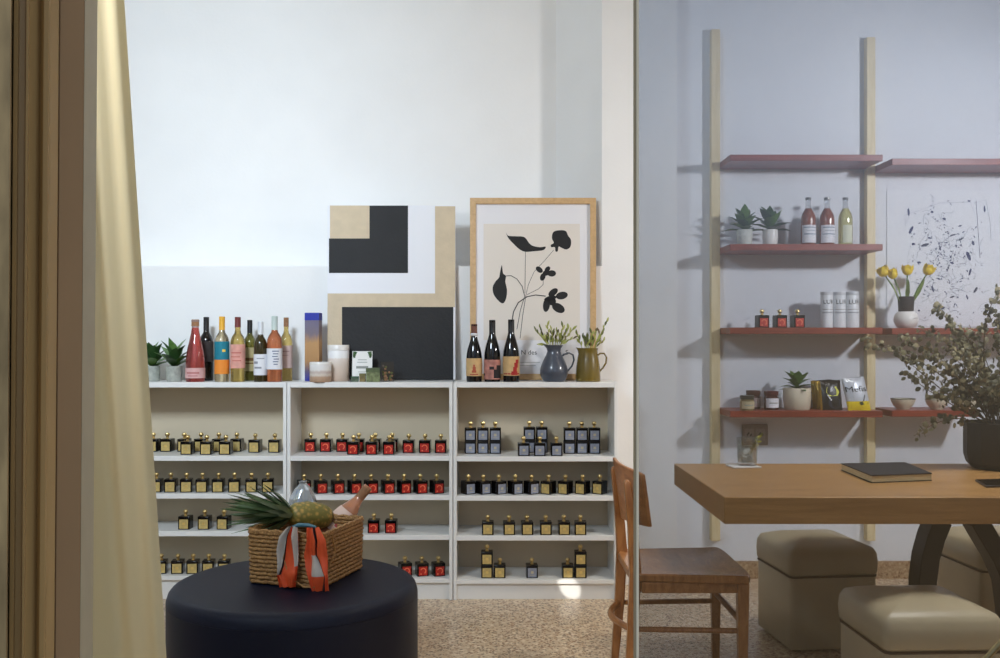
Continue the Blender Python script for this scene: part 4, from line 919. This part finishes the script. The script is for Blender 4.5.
# eucalyptus pot
pc = onz(1003, 468.5, TZ); r = 36 * pc.y / F; t = thing('eucalyptus_pot', 'charcoal faceted pot with spreading eucalyptus on the oak table', 'plant', (pc.x, pc.y, TZ + .0004))
hp = Z(424.5, pc.y - r * .7) - TZ
m = MB(); m.lathe([(.001, 0), (r * .78, 0), (r * .93, hp * .12), (r, hp * .3), (r, hp), (r * .93, hp), (r * .92, hp * .9), (.001, hp * .89)], 12, cap=False); m.build('pot', mat('charcoal_pot', (34, 33, 32), .55, var=.15, scale=8, bump=.1), t, sharp=20)
m = MB(); m.lathe([(.001, hp * .9), (r * .92, hp * .905)], 12, cap=False); m.build('soil', SOIL, t)
ms, ml = MB(), MB(); rnd = random.Random(11); o0 = Vector((pc.x, pc.y, TZ))
EU = [((985, 420), (950, 372), (905, 350), (864, 342), .10, 30), ((985, 420), (945, 395), (915, 368), (898, 352), -.05, 26), ((988, 420), (960, 370), (930, 345), (900, 338), .0, 28), ((990, 420), (960, 345), (950, 318), (935, 305), .08, 24),
      ((995, 420), (975, 350), (985, 310), (1000, 288), -.1, 26), ((980, 425), (955, 410), (930, 425), (914, 436), -.1, 16), ((984, 422), (945, 402), (918, 385), (905, 372), .05, 22), ((992, 422), (965, 380), (940, 360), (922, 352), -.12, 26),
      ((1000, 420), (985, 360), (970, 335), (955, 328), -.06, 26), ((1005, 420), (1010, 360), (1020, 330), (1035, 300), .0, 24), ((998, 420), (990, 380), (975, 360), (960, 350), -.16, 28), ((1002, 420), (1000, 370), (998, 340), (996, 315), -.05, 28), ((1006, 420), (1030, 385), (1050, 360), (1070, 345), .0, 24), ((988, 424), (972, 405), (955, 395), (938, 392), -.1, 24), ((995, 424), (985, 400), (970, 385), (958, 378), .1, 24), ((994, 420), (972, 360), (945, 335), (920, 330), .14, 26)]
for k_ in range(14):
    ex, ey = rnd.uniform(938, 1045), rnd.uniform(318, 412); EU.append(((rnd.uniform(985, 1020), 421), (rnd.uniform(980, 1015), 395), ((ex + 1000) / 2 + rnd.uniform(-10, 10), (ey + 400) / 2), (ex, ey), rnd.uniform(-.16, .16), 18))
for a_, b_, c_, e_, dy, nl in EU:
    ps = [P(a_[0], a_[1], pc.y) - o0, P(b_[0], b_[1], pc.y + dy * .4) - o0, P(c_[0], c_[1], pc.y + dy * .8) - o0, P(e_[0], e_[1], pc.y + dy) - o0]
    ps[0].z = max(ps[0].z, hp * .91)
    crv = []
    for i in range(13):
        u = i / 12; crv.append(ps[0] * (1 - u) ** 3 + ps[1] * 3 * u * (1 - u) ** 2 + ps[2] * 3 * u * u * (1 - u) + ps[3] * u ** 3)
    ms.tube(crv, [.003 * (1 - .7 * i / 12) for i in range(13)], 6)
    for i in range(nl * 3):
        u = .18 + .82 * i / (nl * 3 - 1); k_ = min(11, int(u * 12)); p = crv[k_].lerp(crv[k_ + 1], u * 12 - k_)
        off = Vector((rnd.uniform(-1, 1), rnd.uniform(-1, 1), rnd.uniform(-1, 1))) * .021; rr = rnd.uniform(.008, .0135)
        ml.disc_leaf(p + off, (rnd.uniform(-1, 1), rnd.uniform(-1.4, .2), rnd.uniform(-.2, 1)), rr, rr * .8, rnd.randrange(3))
ms.build('stems', mat('eucalyptus_stem', (104, 84, 60), .7), t)
ml.build('foliage', [mat('eucalyptus_leaf', (112, 106, 74), .55, var=.2, scale=30), mat('eucalyptus_leaf_dark', (76, 74, 48), .55), mat('eucalyptus_leaf_pale', (140, 130, 96), .55)], t, flat=False)

# ------------------------------------------------------------------ ottomans
def make_ottoman(w, dpt, hs, ht):
    t = thing('ottoman', 'x', 'ottoman', (0, 0, 0), 0, 'beige leather cube ottomans around the table')
    def rbox(w_, d_, z0, z1, r_, bulge, nm, mm):
        m = MB(); N = 28; prof = [(-.012, z0), (0, z0 + .008)] + [(0, z0 + .008 + (z1 - z0 - .008) * k_ / 4) for k_ in range(1, 4)]
        def outline(ins):
            pts = []
            for cx, cy, a0 in ((w_ / 2 - r_, d_ / 2 - r_, 0), (-w_ / 2 + r_, d_ / 2 - r_, 90), (-w_ / 2 + r_, -d_ / 2 + r_, 180), (w_ / 2 - r_, -d_ / 2 + r_, 270)):
                for k_ in range(5): a_ = R(a0 + 22.5 * k_); pts.append((cx + (r_ + ins) * math.cos(a_), cy + (r_ + ins) * math.sin(a_)))
            return pts
        if bulge:
            lay = [(-.004, z0), (.004, z0 + .012), (.007, z0 + (z1 - z0) * .35), (.003, z0 + (z1 - z0) * .6), (-.012, z0 + (z1 - z0) * .75)]
        else:
            lay = [(-.004, z0), (0, z0 + .004), (0, z1)]
        rings = [[Vector((x_, y_, z)) for x_, y_ in outline(i_)] for i_, z in lay]
        if bulge:
            for s_ in (.82, .6, .35, .12):
                zz_ = z0 + (z1 - z0) * (.75 + .25 * (1 - s_ ** 2.2)); base = outline(-.012); rings.append([Vector((x_ * s_, y_ * s_, zz_)) for x_, y_ in base])
        K = len(rings[0]); vs = [v for r__ in rings for v in r__]; fs = [(i * K + k_, i * K + (k_ + 1) % K, (i + 1) * K + (k_ + 1) % K, (i + 1) * K + k_) for i in range(len(rings) - 1) for k_ in range(K)]
        fs += [tuple(reversed(range(K))), tuple((len(rings) - 1) * K + k_ for k_ in range(K))]
        m.add(vs, fs); m.build(nm, mm, t, sharp=60)
        return outline
    ol = rbox(w, dpt, .012, hs - .003, .02, False, 'base', BEIGE)
    rbox(w + .004, dpt + .004, hs + .003, ht, .022, True, 'cushion_lid', BEIGE)
    m = MB(); m.tube([Vector((x_, y_, hs)) for x_, y_ in ol(.0005)], .0042, 8, closed=True); m.build('piping', PIPING, t)
    for sx in (-1, 1):
        for sy in (-1, 1):
            m = MB(); m.lathe([(.018, 0), (.02, .0125)], 12, cx=sx * (w / 2 - .04), cy=sy * (dpt / 2 - .04)); m.build('foot', CHAR, t)
    return t
OW, OD, HS, HT = .365, .36, .305, .452
ot = make_ottoman(OW, OD, HS, HT)
def place_ott(o, near, rz):
    """near-left vertical edge at the seam height, from the photograph"""
    c = onz(near[0], near[1], HS); v = Matrix.Rotation(rz, 3, 'Z') @ Vector((OW / 2, OD / 2, 0)); o.location = (c.x + v.x, c.y + v.y, 0); o.rotation_euler.z = rz
place_ott(ot, (791, 578), R(6)); ot['label'] = 'beige leather ottoman behind the table, next to the brown chair'
o2 = dup(ot, (0, 0, 0), 0, 'beige leather ottoman nearest the viewer, in front of the table'); place_ott(o2, (886, 653.6), R(2))
o3 = dup(ot, (0, 0, 0), 0, 'beige leather ottoman seen between the curved table legs'); place_ott(o3, (981, 572), R(3))

# ------------------------------------------------------------------ chair
t = thing('dining_chair', 'brown wooden chair with curved back rail drawn up to the oak table', 'chair', (.69, 3.49, 0))
o0 = Vector((.69, 3.49, 0)); L = lambda x_, y_, z_: Vector((x_, y_, z_)) - o0
sy0, sy1, sx0, sx1 = 3.265, 3.715, .495, .888
poly = smooth_closed([(sx0, sy0 + .045), (sx0 + .1, sy0 + .02), (sx1 - .06, sy0), (sx1, sy0 + .012), (sx1 + .006, (sy0 + sy1) / 2), (sx1, sy1 - .012), (sx1 - .06, sy1), (sx0 + .1, sy1 - .02), (sx0, sy1 - .045), (sx0 - .012, (sy0 + sy1) / 2)], 3)
m = MB()
def ringz(k_, z_):
    c_ = Vector(((sx0 + sx1) / 2, (sy0 + sy1) / 2)); return [L(c_.x + (a_ - c_.x) * k_, c_.y + (b_ - c_.y) * k_, z_) for a_, b_ in poly]
rr_ = [ringz(.97, .430), ringz(1, .436), ringz(1, .455), ringz(.98, .460), ringz(.85, .456), ringz(.5, .450), ringz(.1, .449)]
K = len(poly); m.add([v for r__ in rr_ for v in r__], [(i * K + k_, i * K + (k_ + 1) % K, (i + 1) * K + (k_ + 1) % K, (i + 1) * K + k_) for i in range(6) for k_ in range(K)] + [tuple(reversed(range(K))), tuple(6 * K + k_ for k_ in range(K))])
m.build('seat', WALNUT, t)
m = MB()
for y_ in (sy0 + .03, sy1 - .03): m.cbox(*L((sx0 + sx1) / 2, y_, .413), sx1 - sx0 - .05, .02, .036)
for x_ in (sx0 + .02, sx1 - .02): m.cbox(*L(x_, (sy0 + sy1) / 2, .413), .02, sy1 - sy0 - .08, .036)
m.build('seat_frame', WALNUT, t, bevel=.002)
def taper(pts, ws):
    m = MB(); rings = []
    for p, (wx, wy) in zip(pts, ws): rings += [p + Vector((sx * wx / 2, s2 * wy / 2, 0)) for sx, s2 in ((-1, -1), (1, -1), (1, 1), (-1, 1))]
    n_ = len(pts); return m.add(rings, [(i * 4 + k_, i * 4 + (k_ + 1) % 4, i * 4 + 4 + (k_ + 1) % 4, i * 4 + 4 + k_) for i in range(n_ - 1) for k_ in range(4)] + [(0, 3, 2, 1), tuple(4 * n_ - 4 + k_ for k_ in range(4))])
for y_ in (sy0 + .028, sy1 - .028): taper([L(sx1 - .022, y_, 0), L(sx1 - .022, y_, .25), L(sx1 - .022, y_, .43)], [(.026, .026), (.034, .034), (.04, .04)]).build('leg', WALNUT, t, bevel=.004)
for y_, yt in ((sy0 + .055, sy0 + .05), (sy1 - .055, sy1 - .05)):
    taper([L(.472, y_, 0), L(.492, y_, .25), L(.502, y_, .46), L(.492, yt, .62), L(.474, yt, .765), L(.472, yt, .78)], [(.026, .026), (.036, .032), (.04, .034), (.034, .032), (.026, .03), (.014, .018)]).build('leg', WALNUT, t, bevel=.005)
m = MB(); vs, fs = [], []; NU, NV = 16, 6
for j in range(NV + 1):
    for i in range(NU + 1):
        u, v = i / NU, j / NV; y_ = sy0 - .012 + u * (sy1 - sy0 + .024); bow = .042 * (1 - (2 * u - 1) ** 2)
        zt_ = .812 - .006 * abs(2 * u - 1) ** 8; zb_ = .628 - .05 * u
        z_ = zb_ + (zt_ - zb_) * v; x_ = (.537 - .024 * v) * (1 - u) + (.506 - .030 * v) * u - bow * .6
        vs.append(L(x_, y_, z_))
N = len(vs); vs += [v + Vector((.014, 0, 0)) for v in vs]
for j in range(NV):
    for i in range(NU): a_ = j * (NU + 1) + i; fs += [(a_, a_ + 1, a_ + NU + 2, a_ + NU + 1), (N + a_ + 1, N + a_, N + a_ + NU + 1, N + a_ + NU + 2)]
for i in range(NU): fs += [(i, N + i, N + i + 1, i + 1)]; a_ = NV * (NU + 1) + i; fs.append((a_, a_ + 1, N + a_ + 1, N + a_))
for j in range(NV): a_ = j * (NU + 1); fs.append((a_, a_ + NU + 1, N + a_ + NU + 1, N + a_)); a_ += NU; fs.append((a_ + NU + 1, a_, N + a_, N + a_ + NU + 1))
m.add(vs, fs); m.build('back_rail', wood('chair_back_veneer', (158, 98, 50), (190, 126, 72), 5, (3, 3, 10), .35), t, bevel=.004)
for y_, z_ in ((sy0 + .035, .262), (sy1 - .035, .262)):
    m = MB(); m.tube([L(.49, y_ + (.02 if y_ < 3.5 else -.02), z_), L(sx1 - .02, y_, z_)], .011, 8, flat=.9); m.build('stretcher', WALNUT, t)
m = MB(); m.tube([L(sx1 - .022, sy0 + .028, .292), L(sx1 - .022, sy1 - .028, .292)], .011, 8); m.build('stretcher', WALNUT, t)
m = MB(); m.tube([L(.49 - .05 * math.sin(math.pi * k_ / 10) , sy0 + .055 + (sy1 - sy0 - .11) * k_ / 10, .262) for k_ in range(11)], .012, 8); m.build('stretcher', WALNUT, t)

# ------------------------------------------------------------------ pouf and gift basket
PZ = .44; pb, pf = onz(293, 553.5, PZ), onz(293, 617, PZ); PR = (pb.y - pf.y) / 2; pcx, pcy = X(294.8, (pb.y + pf.y) / 2), (pb.y + pf.y) / 2
PR = .5 * 247.5 * (pcy - .03) / F
t = thing('pouf', 'large round navy leather pouf under the gift basket', 'pouf', (pcx, pcy, 0))
m = MB(); m.lathe([(PR - .03, .02), (PR - .006, .03), (PR, .06), (PR, PZ - .045)], 64); m.build('side_panel', NAVY, t, sharp=70)
m = MB(); m.lathe([(PR, PZ - .044), (PR - .001, PZ - .034), (PR - .006, PZ - .018), (PR - .015, PZ - .007), (PR - .028, PZ - .001), (PR - .045, PZ), (.001, PZ)], 64); m.build('top_cushion', NAVY, t, sharp=70)
m = MB(); m.lathe([(PR - .05, 0), (PR - .05, .02)], 48); m.build('base', CHAR, t)
A, Lc, Rc = onz(321.5, 590.5, PZ), onz(246.5, 584, PZ), onz(359, 567, PZ)
ux = (A - Lc); bw = ux.length; ux.normalize(); uy = (Rc - A); bl = uy.length; uy.normalize()
uy = Vector((-ux.y, ux.x, 0)); ang = math.atan2(ux.y, ux.x)
bl = (Rc - A).dot(uy); BHt = .184
cen = Lc + ux * bw / 2 + uy * bl / 2
bw += .008
t = thing('wicker_basket', 'rectangular woven wicker gift basket standing on the navy pouf', 'basket', (cen.x, cen.y, PZ + .0006), ang)
def rr(w_, l_, r_, k=4):
    pts = []
    for cx, cy, a0 in ((w_ / 2 - r_, l_ / 2 - r_, 0), (-w_ / 2 + r_, l_ / 2 - r_, 90), (-w_ / 2 + r_, -l_ / 2 + r_, 180), (w_ / 2 - r_, -l_ / 2 + r_, 270)):
        for q in range(k + 1): a_ = R(a0 + 90 * q / k); pts.append((cx + r_ * math.cos(a_), cy + r_ * math.sin(a_)))
    out = []
    for i, p in enumerate(pts):
        p2 = pts[(i + 1) % len(pts)]; dd = math.hypot(p2[0] - p[0], p2[1] - p[1]); n_ = max(1, int(dd / .012))
        for q in range(n_): out.append((p[0] + (p2[0] - p[0]) * q / n_, p[1] + (p2[1] - p[1]) * q / n_))
    return out
WICK = wood('wicker', (118, 80, 42), (186, 142, 86), 60, (3, 3, 3), .6)
m = MB(); nrow = 13
for i in range(nrow):
    z_ = .009 + i * (BHt - .02) / (nrow - 1); gr = .004 * i / nrow
    ol = rr(bw - .02 + gr * 2, bl - .02 + gr * 2, .022); pts = []
    for k_, (x_, y_) in enumerate(ol):
        s_ = (1 if (k_ + i) % 2 else -1) * .0028; l_ = math.hypot(x_, y_); pts.append(Vector((x_ + x_ / l_ * s_, y_ + y_ / l_ * s_, z_ + .0012 * math.sin(k_ * 1.7 + i))))
    m.tube(pts, .0075, 7, closed=True)
m.build('woven_body', WICK, t, sharp=60)
m = MB(); m.prismz(rr(bw - .03, bl - .03, .02), .002, .01); m.build('basket_floor', WICK, t)
ol = rr(bw - .008, bl - .008, .024); m = MB()
for ph in (0, 1):
    m.tube([Vector((x_, y_, BHt - .006 + .0045 * math.sin(k_ * .9 + ph * math.pi))) for k_, (x_, y_) in enumerate(ol)], .0062, 6, closed=True)
m.build('braided_rim', WICK, t, sharp=60)
m = MB(); m.tube([Vector((bw * .10 + .0 , -bl / 2 - .012, BHt * .95)), Vector((bw * .04, -bl / 2 - .02, BHt * .55)), Vector((bw * .12, -bl / 2 - .022, BHt * .22)), Vector((bw * .3, -bl / 2 - .02, BHt * .06)), Vector((bw * .46, -bl / 2 - .02, BHt * .08)), Vector((bw * .51, -bl / 2 + .0, BHt * .2)), Vector((bw / 2 + .012, -bl * .30, BHt * .62)), Vector((bw / 2 + .010, -bl * .36, BHt * .95))], .0028, 7)
m.build('cane_handle', mat('cane', (168, 124, 72), .5), t)
BM = Matrix.Translation((cen.x, cen.y, PZ)) @ Matrix.Rotation(ang, 4, 'Z')
# scarf
nf = Vector((uy.x, uy.y, 0)) * -1; q0 = A + nf * .020
t = thing('scarf', 'orange, grey and black silk scarf tied over the basket rim', 'scarf')
SCM = [mat('scarf_orange', (224, 88, 46), .45), mat('scarf_grey', (196, 186, 176), .45), mat('scarf_black', (32, 24, 26), .5), mat('scarf_blue', (70, 116, 132), .5)]
def tail(rows_, nm):
    """rows_: (py, [px boundaries], [materials])"""
    m = MB(); sub = 4
    ny = len(rows_)
    def interp(u):
        i = min(ny - 2, int(u)); f_ = u - i; a_, b_ = rows_[i], rows_[i + 1]
        return a_[0] * (1 - f_) + b_[0] * f_, [p * (1 - f_) + q * f_ for p, q in zip(a_[1], b_[1])]
    steps = (ny - 1) * sub; nb = len(rows_[0][1]); grid = []
    for s_ in range(steps + 1):
        py_, xs_ = interp(s_ / sub * .99999); row_ = []
        for b_ in range(nb - 1):
            for k_ in range(4): row_.append(xs_[b_] * (1 - k_ / 4) + xs_[b_ + 1] * k_ / 4)
        row_.append(xs_[-1])
        grid.append([onplane(x_, py_, q0, nf) + nf * (.006 + .006 * math.sin(c_ * 1.05 + s_ * .13) + .004 * math.sin(s_ * .5)) for c_, x_ in enumerate(row_)])
    C = len(grid[0]); vs = [v for g2 in grid for v in g2] + [v - nf * .0015 for g2 in grid for v in g2]; N = C * (steps + 1)
    for s_ in range(steps):
        for c_ in range(C - 1):
            a_ = s_ * C + c_; k_ = rows_[min(ny - 1, s_ // sub)][2][c_ // 4]
            m.m += [k_, k_]; m.f += [(a_, a_ + C, a_ + C + 1, a_ + 1), (N + a_ + 1, N + a_ + C + 1, N + a_ + C, N + a_)]
        for c_ in (0, C - 1): a_ = s_ * C + c_; m.f.append((a_, N + a_, N + a_ + C, a_ + C)); m.m.append(0)
    m.v = [tuple(v) for v in vs]
    m.build(nm, SCM, t, sharp=90)
tail([(526, [289, 291, 293, 294, 297.5], [1, 2, 0, 1]), (536, [281, 288, 289.5, 293, 298.5], [1, 2, 0, 1]), (550, [277.5, 285, 286.5, 294, 298], [1, 2, 0, 1]), (566, [279, 282.5, 284, 296, 298], [1, 2, 0, 0]), (574, [279.5, 280.5, 282, 297, 298], [0, 0, 0, 0]), (587, [280.5, 284, 288, 293, 296.5], [0, 0, 0, 0])], 'tail')
tail([(527, [307.5, 310, 314, 316, 319], [0, 0, 2, 0]), (540, [308.5, 311, 317, 319, 326], [0, 0, 2, 0]), (555, [305, 311, 316, 318, 327], [0, 1, 2, 0]), (566, [307, 312, 321, 323, 328], [0, 1, 2, 0]), (576, [310, 313, 325, 327, 329], [0, 0, 2, 0]), (591, [313, 317, 322, 326, 330], [0, 0, 0, 0])], 'tail')
m = MB(); a_ = onplane(292, 526.5, q0, nf); b_ = onplane(316, 527, q0, nf)
m.tube([a_ + Vector((0, 0, -.002)), a_.lerp(b_, .3) + Vector((0, 0, .006)) + nf * .004, a_.lerp(b_, .7) + Vector((0, 0, .006)) + nf * .004, b_], [.004, .0065, .0065, .004], 8); m.build('knot_band', SCM[3], t)
# pineapple
bc, tp = P(310, 515.5, 3.46), P(286, 513.5, 3.40)
ax = (tp - bc).normalized(); M = ax.to_track_quat('Z', 'Y').to_matrix().to_4x4()
t = thing('pineapple', 'whole pineapple lying in the basket with its leafy crown overhanging', 'fruit', bc); t.rotation_euler = (M.to_euler())
m = MB(); NS, NZ = 34, 26; Lp, rp_ = .085, .047
vs = []
for j in range(NZ + 1):
    v = j / NZ; th = math.pi * v; rad = rp_ * (max(0, math.sin(th)) ** .55) ; z_ = -Lp * math.cos(th)
    for i in range(NS):
        a_ = 2 * math.pi * i / NS; bmp = .0035 * abs(math.sin(a_ * 5.5 + v * 14)) * abs(math.sin(a_ * 5.5 - v * 14)) * (1 if .05 < v < .95 else 0)
        vs.append(Vector(((rad + bmp) * math.cos(a_), (rad + bmp) * math.sin(a_), z_)))
m.add(vs, [(j * NS + i, j * NS + (i + 1) % NS, (j + 1) * NS + (i + 1) % NS, (j + 1) * NS + i) for j in range(NZ) for i in range(NS)])
def pineskin():
    mm = bpy.data.materials.new('pineapple_skin'); mm.use_nodes = True; nt = mm.node_tree; b = nt.nodes['Principled BSDF']
    tc_ = nt.nodes.new('ShaderNodeTexCoord'); vo = nt.nodes.new('ShaderNodeTexVoronoi'); vo.inputs['Scale'].default_value = 62; nt.links.new(tc_.outputs['Object'], vo.inputs['Vector'])
    rp2 = nt.nodes.new('ShaderNodeValToRGB'); rp2.color_ramp.elements[0].color = (*lin((196, 156, 78)), 1); rp2.color_ramp.elements[1].color = (*lin((124, 116, 56)), 1); rp2.color_ramp.elements[0].position = .15; rp2.color_ramp.elements[1].position = .55
    nt.links.new(vo.outputs['Distance'], rp2.inputs['Fac']); nt.links.new(rp2.outputs['Color'], b.inputs['Base Color']); b.inputs['Roughness'].default_value = .5
    return mm
m.build('fruit_body', pineskin(), t, sharp=60)
m = MB(); rnd = random.Random(5)
for i in range(60):
    u = i / 59; a_ = i * 2.4; sp = .95 * (1 - u) + .1; dv = Vector((math.cos(a_) * sp, math.sin(a_) * sp, 1.0)); Lf = (.135 + .10 * u) * rnd.uniform(.8, 1.1)
    m.leaf(Vector((math.cos(a_) * .012 * (1 - u), math.sin(a_) * .012 * (1 - u), Lp - .012 + .03 * u)), dv, (math.cos(a_), math.sin(a_), 0), Lf, .021 - .006 * u, .0014, .12 * (1 - u) + .02, rnd.choice((0, 0, 1)), .3)
m.build('leafy_crown', [mat('crown_green', (84, 106, 66), .5, var=.3, scale=30), mat('crown_grey_green', (104, 120, 90), .5)], t)
# rose bottle in the basket
b0, b1 = P(322, 545, 3.52), P(368.5, 486.5, 3.56); ax = (b1 - b0); LB = ax.length; M = ax.normalized().to_track_quat('Z', 'Y').to_matrix().to_4x4()
t = thing('rose_bottle', 'tilted rose wine bottle with cork sticking out of the basket', 'bottle', b0); t.rotation_euler = M.to_euler()
rB = .044; pr_ = [(max(.001, a_) * rB, q * LB / .31) for a_, q in BURG]
m = MB(); m.lathe(pr_, 24); m.build('glass_body', glassy('peach_wine', (246, 172, 132), .5), t)
m = MB(); m.lathe([(a_ * rB + .0007, q * LB / .31) for a_, q in BURG if .09 < q < .19], 24, cap=False); m.lathe([(rB + .0007, .065), (rB + .0007, .13 * LB / .31)], 24, cap=False); m.build('paper_label', mat('peach_label', (226, 196, 180), .6), t)
m = MB(); m.ball((0, 0, 0), .016, .016, .016, 10, 6, 0, Matrix.Scale(1, 4)); m.v = []; m.f = []; m.m = []
for s_ in range(8):
    for z0, z1, c_ in ((.085, .10, 0), (.10, .115, 1)): ring_part(None, z0, z1, c_, m, rB + .0014, -22.5 + s_ * 45, 2 + s_ * 45, 4)
m.build('label_print', [mat('print_176_60_60', (176, 60, 60), .6), mat('print_70_70_90', (70, 80, 100), .6)], t)
m = MB(); rn = .39 * rB; m.lathe([(rn * 1.02, LB * .80), (rn * 1.05, LB * .97), (rn * .95, LB * .975), (rn * .85, LB * 1.0), (.001, LB * 1.001)], 16); m.build('cork', CORK, t)
# clear wrapped parcel
c0 = P(303, 500, 3.60); t = thing('cellophane_parcel', 'shiny crumpled clear cellophane parcel behind the pineapple', 'parcel', (c0.x, c0.y, PZ + .012))
hC = Z(481, 3.6) - PZ - .012; m = MB(); rnd = random.Random(9); NS = 18; vs = []; lv = [(.03, 0), (.05, .05), (.055, .4), (.058, .62), (.048, .78), (.030, .90), (.012, .97), (.016, 1.0)]
for r_, f_ in lv:
    for i in range(NS): a_ = 2 * math.pi * i / NS; q = r_ * (1 + .16 * math.sin(a_ * 4 + f_ * 5) + rnd.uniform(-.12, .12)); vs.append(Vector((q * math.cos(a_), q * math.sin(a_), f_ * hC)))
m.add(vs, [(j * NS + i, j * NS + (i + 1) % NS, (j + 1) * NS + (i + 1) % NS, (j + 1) * NS + i) for j in range(len(lv) - 1) for i in range(NS)] + [tuple(reversed(range(NS)))])
m.build('wrapping', mat('cellophane', (196, 204, 210), .12, metal=.55, trans=.3), t, flat=True)
m = MB(); m.lathe([(.001, .002), (.036, .002), (.036, hC * .66), (.03, hC * .72), (.001, hC * .73)], 18, cap=False); m.build('wrapped_tin', mat('dull_tin', (120, 128, 136), .35, metal=.4), t)

# ------------------------------------------------------------------ light
LP = (41, 5, 258, 1.15, 1100, 37, 190)
W = bpy.data.worlds.new('street_sky'); SC.world = W; W.use_nodes = True; nt = W.node_tree
bg = nt.nodes['Background']; tc = nt.nodes.new('ShaderNodeTexCoord'); sp = nt.nodes.new('ShaderNodeSeparateXYZ'); rp = nt.nodes.new('ShaderNodeValToRGB'); mr = nt.nodes.new('ShaderNodeMapRange')
nt.links.new(tc.outputs['Generated'], sp.inputs[0]); nt.links.new(sp.outputs['Z'], mr.inputs['Value']); mr.inputs['From Min'].default_value = -1; mr.inputs['From Max'].default_value = 1
nt.links.new(mr.outputs['Result'], rp.inputs['Fac']); cr = rp.color_ramp
cr.elements[0].position = .42; cr.elements[0].color = (.14, .10, .055, 1)
cr.elements[1].position = .62; cr.elements[1].color = (.62, .76, 1.0, 1)
e = cr.elements.new(.50); e.color = (.30, .26, .20, 1)
nt.links.new(rp.outputs['Color'], bg.inputs['Color']); bg.inputs['Strength'].default_value = LP[3]

def area(name, loc, tgt, sx, sy, power, rgb, spread=180):
    l = bpy.data.lights.new(name, 'AREA'); l.shape = 'RECTANGLE'; l.size = sx; l.size_y = sy; l.energy = power; l.color = rgb; l.spread = R(spread)
    o = bpy.data.objects.new(name, l); COL.objects.link(o); o.location = loc; o.rotation_euler = (Vector(tgt) - Vector(loc)).to_track_quat('-Z', 'Y').to_euler(); o['kind'] = 'helper'; return o
def spot(name, loc, tgt, power, rgb, size, blend, rad):
    l = bpy.data.lights.new(name, 'SPOT'); l.energy = power; l.color = rgb; l.spot_size = R(size); l.spot_blend = blend; l.shadow_soft_size = rad
    o = bpy.data.objects.new(name, l); COL.objects.link(o); o.location = loc; o.rotation_euler = (Vector(tgt) - Vector(loc)).to_track_quat('-Z', 'Y').to_euler(); o['kind'] = 'helper'; return o
area('display_window_daylight', (-1.35, 1.25, 3.05), (-.95, 5.0, 1.9), .9, .6, LP[0], (.74, .87, 1.0), 92)
area('table_fill', (2.15, 3.0, 3.9), (2.15, 3.2, 0), 1.0, .8, LP[5], (1.0, .93, .82), 80)  # added fill brightening table, ottomans and shelving wall; no known lamp hangs there
area('overhead_fill', (-.9, 3.2, 3.9), (-.9, 3.4, 0), 1.6, 1.2, LP[1], (.88, .94, 1.0))  # added soft fill from above, standing for bounce; no known ceiling lamp
spot('shelf_spotlight', (3.06, 2.9, 2.32), (2.05, 5.09, 1.65), LP[2], (1.0, .98, .97), 98, 1.0, .10)
spot('curtain_daylight_fill', (-1.55, 1.35, 2.75), (-.80, 1.75, 1.95), LP[6], (1.0, .99, .96), 44, 1.0, .2)  # extra spot added at the window opening to boost the daylight on the curtain
sp_t = onz(572, 598, .0)
spot('sunbeam', (-1.7, 1.3, 2.6), (X(570, 4.68), 4.68, .055), LP[4], (1.0, .97, .9), 1.3, .6, .005)

# ------------------------------------------------------------------ camera
cam = bpy.data.cameras.new('camera'); co = bpy.data.objects.new('camera', cam); COL.objects.link(co); SC.camera = co
co.location = (0, 0, H); co.rotation_euler = (R(90), 0, 0); cam.sensor_width = 36; cam.lens = 36 * F / 1000
cam.shift_x = (500 - VX) / 1000; cam.shift_y = (VY - 329) / 1000; cam.clip_start = .02
vs_ = SC.view_settings; vs_.view_transform = 'Standard'; vs_.look = 'None'; vs_.exposure = 0; vs_.gamma = 1; vs_.use_curve_mapping = False
SC.cycles.max_bounces = 10; SC.cycles.transparent_max_bounces = 16; SC.cycles.caustics_reflective = False; SC.cycles.caustics_refractive = False
SC.cycles.use_denoising = True; SC.cycles.sample_clamp_indirect = 4
